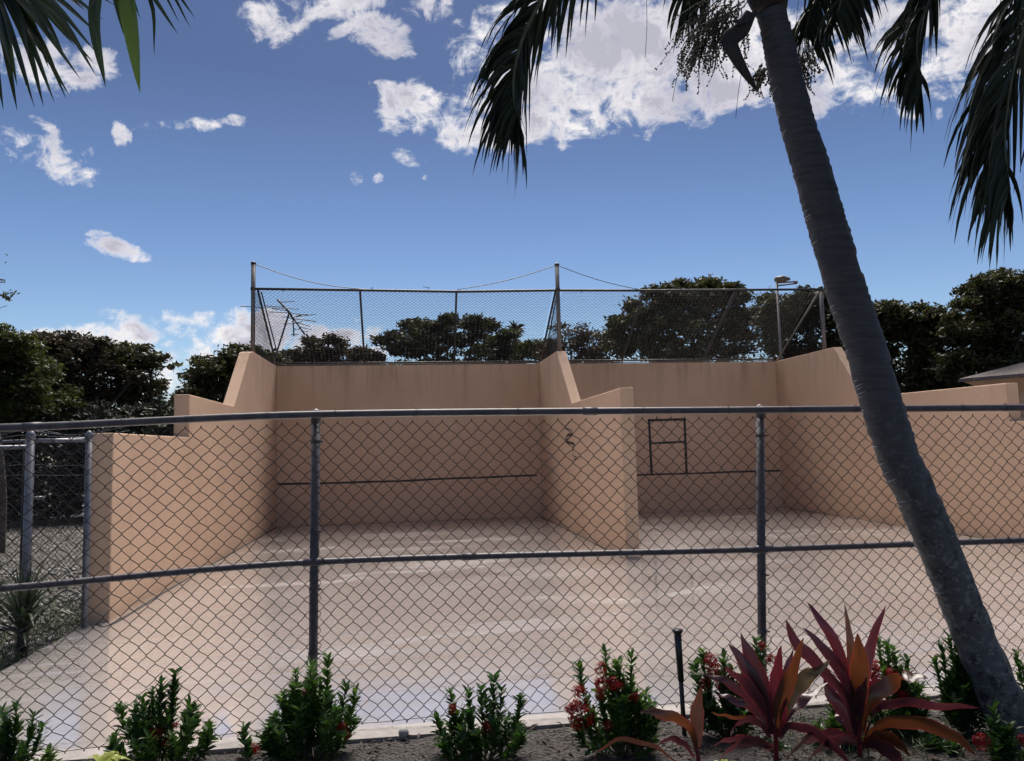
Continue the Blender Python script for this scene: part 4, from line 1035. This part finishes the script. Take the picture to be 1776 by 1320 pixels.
cordy('tallest purple cordyline with a broad bronze centre leaf left of the palm', (960, 1260), 3.85, [
 ([(940, 1190), (900, 1010), (860, 780), (770, 620), (698, 528)], 66, 'cord_red', .0, .15),
 ([(950, 1190), (930, 1000), (810, 790), (678, 652)], 72, 'cord_dark', .1, .05),
 ([(940, 1190), (890, 1010), (740, 830), (640, 720), (593, 612)], 76, 'cord_dark', .2, .0),
 ([(950, 1180), (925, 950), (915, 720), (885, 532)], 52, 'cord_orange', .0, .16),
 ([(955, 1190), (955, 1000), (965, 820), (948, 682)], 118, 'cord_orange', .0, -.12),
 ([(965, 1180), (975, 950), (1020, 740), (1088, 545)], 72, 'cord_red', .3, .12),
 ([(980, 1180), (1000, 1030), (1120, 930), (1220, 905), (1300, 908)], 105, 'cord_orange', .0, -.1),
 ([(985, 1190), (1040, 1060), (1170, 1020), (1380, 1040), (1555, 1048)], 72, 'cord_dark', .2, -.2),
 ([(985, 1210), (1080, 1130), (1240, 1120), (1420, 1180), (1540, 1290)], 98, 'cord_orange', .2, -.3),
 ([(980, 1215), (1060, 1190), (1150, 1220), (1212, 1295)], 70, 'cord_orange', .2, -.3),
 ([(940, 1215), (850, 1190), (720, 1210), (640, 1270), (590, 1325)], 100, 'cord_dark', .2, -.35),
 ([(930, 1190), (880, 1080), (820, 980), (785, 870)], 80, 'cord_dark', .3, .1),
 ([(930, 1200), (880, 1130), (850, 1090), (870, 1050)], 40, 'cord_red', .1, .1),
 ([(950, 1190), (935, 1060), (900, 930), (850, 840)], 70, 'cord_dark', -.2, -.05),
 ([(975, 1190), (985, 1050), (1020, 950), (1060, 880)], 60, 'cord_red', .1, .05),
 ([(960, 1230), (880, 1220), (760, 1270), (700, 1330)], 110, 'cord_dark', .2, -.4),
 ([(970, 1230), (1060, 1240), (1140, 1290), (1180, 1340)], 90, 'cord_dark', .2, -.4),
 ([(965, 1150), (960, 1050), (975, 960), (1000, 900)], 70, 'cord_dark', -.1, -.14),
], [(955, 1190), (955, 1060)])
cordy('small cordyline with dried brown leaves drooping left below the black pipe', (160, 1330), 3.68, [
 ([(155, 1290), (150, 1180), (155, 1060), (175, 950)], 82, 'cord_dry', .0, .03),
 ([(150, 1280), (110, 1150), (0, 1090), (-130, 1065)], 66, 'cord_orange', .2, .0),
 ([(150, 1290), (130, 1180), (60, 1110), (-60, 1100)], 56, 'cord_dry', .4, .08),
 ([(60, 1330), (-60, 1250), (-220, 1215), (-330, 1270), (-370, 1330)], 44, 'cord_dry', .3, -.1),
 ([(140, 1300), (80, 1230), (0, 1215), (-80, 1290)], 50, 'cord_dark', .3, -.1),
], [(155, 1250)])
# extra low leaf bases so the clump reads dense
# ------------------------------------------------------------------ lime rosettes
def rosette(label, px, py, depth, r, n):
    g = P(px, 900, depth); c = V(g.x, g.y, max(.03, P(px, py, depth).z - r * .35)); root = thing('rosette_plant', label, 'plant', (g.x, g.y, 0), 'lime green rosettes')
    mb = MB()
    for i in range(n):
        a = 2 * PI * i / n * 2.4 + rnd.uniform(-.2, .2); e = rnd.uniform(.15, .9); dv = V(math.cos(a) * math.cos(e), math.sin(a) * math.cos(e), math.sin(e)); L = r * rnd.uniform(.8, 1.15)
        mb.strip(bez([c, c + dv * L * .55, c + V(dv.x, dv.y, dv.z * .5 - .12) * L], 6), [.018, .03, .034, .032, .026, .016, .002], V(-dv.y, dv.x, 0), .3)
    mb.build('leaves', 'lime', root, smooth=False); MB().tube([V(g.x, g.y, -.03), c], .012, 6).build('stem', 'stem', root)
rosette('lime yellow rosette plant under the second shrub from the left', 190, 1303, 3.62, .12, 20)
rosette('small lime rosette at the bottom edge beside the brown cordyline', 1238, 1318, 3.7, .09, 12)

# strap-leaved plant outside the left fence --------------------------
def strap_plant(label, c, n, L, group):
    root = thing('strap_leaf_plant', label, 'plant', tuple(c), group); mb = MB()
    st = MB().tube([c + V(0, 0, -.05), c + V(0, 0, .3)], [.05, .035], 8); st.build('stem', 'boot', root)
    for i in range(n):
        a = rnd.uniform(0, 2 * PI); e = rnd.uniform(.3, 1.4); dv = V(math.cos(a) * math.cos(e), math.sin(a) * math.cos(e), math.sin(e)); l = L * rnd.uniform(.6, 1.1); s0 = c + V(0, 0, rnd.uniform(.1, .32))
        mb.strip(bez([s0, s0 + dv * l * .55, s0 + dv * l * .95 - V(0, 0, l * .28 * math.cos(e))], 7), [.02, .03, .034, .034, .028, .02, .012, .002], V(-dv.y, dv.x, rnd.uniform(-.3, .3)), .3)
    mb.build('leaves', 'spiky', root, smooth=False)
p_ = G(38, 1135, -.03)
strap_plant('green strap-leaved clump outside the left court edge', p_, 80, .62, 'strap plants outside the fence')
strap_plant('smaller strap-leaved clump behind the left side fence post', G(-45, 1090, -.03), 70, .7, 'strap plants outside the fence')
# low weeds along left edge of the slab and bed
mb = MB()
for k in range(2600):
    if rnd.random() < .8: y = rnd.uniform(5.2, 9.5); x = -3.16 - abs(rnd.gauss(0, .5))
    else: x = rnd.uniform(1.8, 4.0); y = rnd.uniform(3.5, 4.2)
    s0 = V(x, y, -.04 if x < -3 else 0.0); a = rnd.uniform(0, 2 * PI); h = rnd.uniform(.03, .10) * (1.8 if x < -3 else 1)
    mb.strip([s0, s0 + V(math.cos(a) * h * .3, math.sin(a) * h * .3, h * .6), s0 + V(math.cos(a) * h, math.sin(a) * h, h * .8)], [.005, .006, .001], V(-math.sin(a), math.cos(a), 0), .2)
tag(mb.build('weeds', 'grassy', smooth=False), 'thin grass and weeds at the slab edge and round the palm', 'weeds', kind='stuff')

# ------------------------------------------------------------------ black pipe riser and pale stone
ir = thing('sprinkler_riser', 'black plastic pipe with flared cap standing in front of the fence', 'pipe', (P(1187, 1240, 4.12).x, P(1187, 1240, 4.12).y, 0))
pt = P(1175, 1096, 4.12); pm = P(1181, 1180, 4.12); pb_ = P(1187, 1262, 4.12)
MB().tube([V(pb_.x, pb_.y, -.05), pm], .013, 12).build('pipe', 'blackplastic', ir)
MB().tube([pm, pt], [.017, .020], 14).build('sleeve', 'blackplastic', ir)
MB().tube([pt + V(0, 0, -.012), pt + V(0, 0, .004), pt + V(0, 0, .012)], [.021, .030, .030], 16).build('cap', 'blackplastic', ir)
s_ = G(700, 1278); mb = MB().sphere((s_.x, s_.y, .022), .030, 14, 9, .9)
for i, v in enumerate(mb.v): mb.v[i] = tuple(V(*v) + V(1, 1, 1) * .0025 * mn.noise(V(*v) * 60))
tag(mb.build('round_stone', 'stone'), 'small round pale stone resting on the kerb edge', 'stone')

# ------------------------------------------------------------------ light
SUN_EL, SUN_AZ = math.radians(58), math.radians(6)   # azimuth from +Y towards +X
sdir = V(math.sin(SUN_AZ) * math.cos(SUN_EL), math.cos(SUN_AZ) * math.cos(SUN_EL), math.sin(SUN_EL))
sd = bpy.data.lights.new('sun', 'SUN'); sd.energy = 3.6; sd.angle = math.radians(34); sd.color = (1, .93, .84)
so = bpy.data.objects.new('sun', sd); col.objects.link(so); so.rotation_euler = (-sdir).to_track_quat('-Z', 'Y').to_euler()
w = bpy.data.worlds.new('World'); sc.world = w; w.use_nodes = True; t = w.node_tree
bg = t.nodes['Background']; bg.inputs['Strength'].default_value = .1
sky = t.nodes.new('ShaderNodeTexSky'); sky.sky_type = 'NISHITA'; sky.sun_disc = False
sky.sun_elevation = SUN_EL; sky.sun_rotation = SUN_AZ; sky.altitude = 0; sky.air_density = 1.0; sky.dust_density = .35; sky.ozone_density = 2.2
tc = t.nodes.new('ShaderNodeTexCoord'); dirv = tc.outputs['Generated']
x, y, z = sep(t, dirv)
az = mth(t, 'ARCTAN2', x, y); el_ = mth(t, 'ARCSINE', z)
nd = t.nodes.new('ShaderNodeTexNoise'); nd.inputs['Scale'].default_value = 5; nd.inputs['Detail'].default_value = 5; t.links.new(dirv, nd.inputs['Vector'])
nx_, ny_, nz_ = sep(t, nd.outputs['Color'])
az = mth(t, 'ADD', az, mth(t, 'MULTIPLY_ADD', nx_, .10, -.05)); el_ = mth(t, 'ADD', el_, mth(t, 'MULTIPLY_ADD', ny_, .07, -.035))
def azel(px, py):
    r = ray(px, py).normalized(); return math.atan2(r.x, r.y), math.asin(r.z)
CL = [(110, 115, 120, 45, 0), (20, 240, 80, 46, 0), (95, 280, 85, 30, -22), (210, 245, 16, 24, 0), (305, 226, 66, 13, 8), (385, 214, 30, 11, 0),
      (172, 410, 44, 11, -14), (205, 428, 66, 14, -16), (243, 441, 30, 9, -6), (600, 60, 40, 14, 20), (60, 210, 40, 14, -30), (145, 262, 24, 12, 30), (460, 40, 66, 46, 0), (590, 0, 100, 40, 0), (665, 62, 76, 42, -15), (770, 22, 60, 30, 0),
      (735, 200, 95, 62, 0), (712, 280, 44, 24, 0), (625, 318, 10, 14, 0), (655, 318, 14, 10, 20), (742, 315, 12, 7, 0), (860, 225, 120, 55, 0),
      (1000, 100, 190, 130, 0), (1150, 110, 230, 122, 0), (1350, 110, 210, 104, 0), (1540, 100, 190, 108, 0), (1600, 195, 66, 22, 0), (900, 70, 120, 90, 0), (980, 220, 120, 42, 8), (1700, 50, 150, 95, 0),
      (140, 575, 125, 26, 0), (212, 582, 88, 54, 0), (285, 640, 90, 66, 0), (180, 566, 50, 30, 0), (100, 600, 90, 36, 0), (330, 632, 105, 66, 0), (378, 566, 90, 40, 0), (420, 600, 95, 62, 0), (560, 605, 95, 34, 0), (650, 600, 40, 32, 0)]
m_all = None
for (px, py, a, b, rot) in CL:
    u0, v0 = azel(px, py); u1, v1 = azel(px + 10, py); u2, v2 = azel(px, py - 10)
    A_ = abs(a) * math.hypot(u1 - u0, v1 - v0) / 10; B__ = abs(b) * math.hypot(u2 - u0, v2 - v0) / 10
    th0 = math.atan2(v1 - v0, u1 - u0) + math.radians(rot); ct, st_ = math.cos(th0), math.sin(th0)
    du = mth(t, 'SUBTRACT', az, u0); dv = mth(t, 'SUBTRACT', el_, v0)
    p = mth(t, 'ADD', mth(t, 'MULTIPLY', du, ct / A_), mth(t, 'MULTIPLY', dv, st_ / A_))
    q = mth(t, 'ADD', mth(t, 'MULTIPLY', du, -st_ / B__), mth(t, 'MULTIPLY', dv, ct / B__))
    s = mth(t, 'ADD', mth(t, 'MULTIPLY', p, p), mth(t, 'MULTIPLY', q, q)); s = mth(t, 'MINIMUM', mth(t, 'MULTIPLY', mth(t, 'SUBTRACT', 1.0, s), 1.7 if a > 85 else 1.15), 1.2 if a > 85 else (.85 if a > 35 else .7))
    m_all = s if m_all is None else mth(t, 'MAXIMUM', m_all, s)
# cloud field high overhead and behind the viewer
gen = mth(t, 'MULTIPLY_ADD', noise(t, 2.2, 6, .55, dirv), 4.0, -2.0)
hi = mth(t, 'MULTIPLY', mth(t, 'SUBTRACT', z, .55), 6.0, clamp=True); bk = mth(t, 'MULTIPLY', y, -.0, clamp=True)
out = mth(t, 'MAXIMUM', hi, bk)
gen = mth(t, 'ADD', gen, mth(t, 'MULTIPLY_ADD', out, 3.0, -3.0))
m_all = mth(t, 'MAXIMUM', mth(t, 'MAXIMUM', m_all, -1.5), gen)
fn = noise(t, 9, 9, .62, dirv, .4); fn3 = noise(t, 32, 6, .65, dirv, .6); fn2 = noise(t, 9, 8, .6, dirv); mps = t.nodes.new('ShaderNodeMapping'); mps.inputs['Scale'].default_value = (16, 16, 46); t.links.new(dirv, mps.inputs[0]); fn4 = noise(t, 1.0, 5, .6, mps.outputs[0], .5)
val = mth(t, 'ADD', m_all, mth(t, 'ADD', mth(t, 'MULTIPLY_ADD', fn, 5.2, -2.7), mth(t, 'ADD', mth(t, 'MULTIPLY_ADD', fn3, 4.6, -2.5), mth(t, 'MULTIPLY_ADD', fn4, 2.4, -1.2))))
alpha = mth(t, 'SMOOTH_MIN', mth(t, 'SMOOTH_MAX', mth(t, 'MULTIPLY', val, .9), 0.0, .25), 1.0, .1)
vn = mth(t, 'ADD', mth(t, 'MULTIPLY', val, .5), mth(t, 'MULTIPLY_ADD', fn2, 2.4, -1.2))
ccol = ramp(t, vn, [(.0, (.84, .85, .90)), (.35, (.95, .92, .93)), (.7, (.68, .66, .73)), (1.0, (.50, .50, .58))])
grad = ramp(t, mth(t, 'MAXIMUM', z, 0.0), [(.0, (.92, .92, .98)), (.13, (.88, .96, 1.04)), (.25, (.70, .77, .92)), (.45, (.46, .49, .61)), (1.0, (.42, .42, .55))])
skc = mix(t, 1.0, sky.outputs[0], grad, 'MULTIPLY')
# thick bright cloud round the veiled sun, above the picture
dp = t.nodes.new('ShaderNodeVectorMath'); dp.operation = 'DOT_PRODUCT'; t.links.new(dirv, dp.inputs[0]); dp.inputs[1].default_value = tuple(sdir)
glow = ramp(t, dp.outputs['Value'], [(.905, (0, 0, 0)), (1.0, (1, 1, 1))], 'EASE')
glow = mth(t, 'MULTIPLY', glow, 9.0)
c10 = mix(t, 1.0, mix(t, hi, ccol, (1.5, 1.42, 1.34)), (10.0, 10.0, 10.0), 'MULTIPLY')
gcol = mix(t, 1.0, (10.0, 9.2, 8.2), mix(t, 1.0, (1.0, 1.0, 1.0), glow, 'MULTIPLY'), 'MULTIPLY')
fin = mix(t, 1.0, mix(t, alpha, skc, c10), gcol, 'ADD')
t.links.new(fin, bg.inputs['Color'])
sc.view_settings.view_transform = 'Standard'; sc.view_settings.look = 'None'; sc.view_settings.exposure = 0; sc.view_settings.gamma = 1
sc.cycles.max_bounces = 6; sc.cycles.transparent_max_bounces = 4; sc.cycles.use_denoising = True
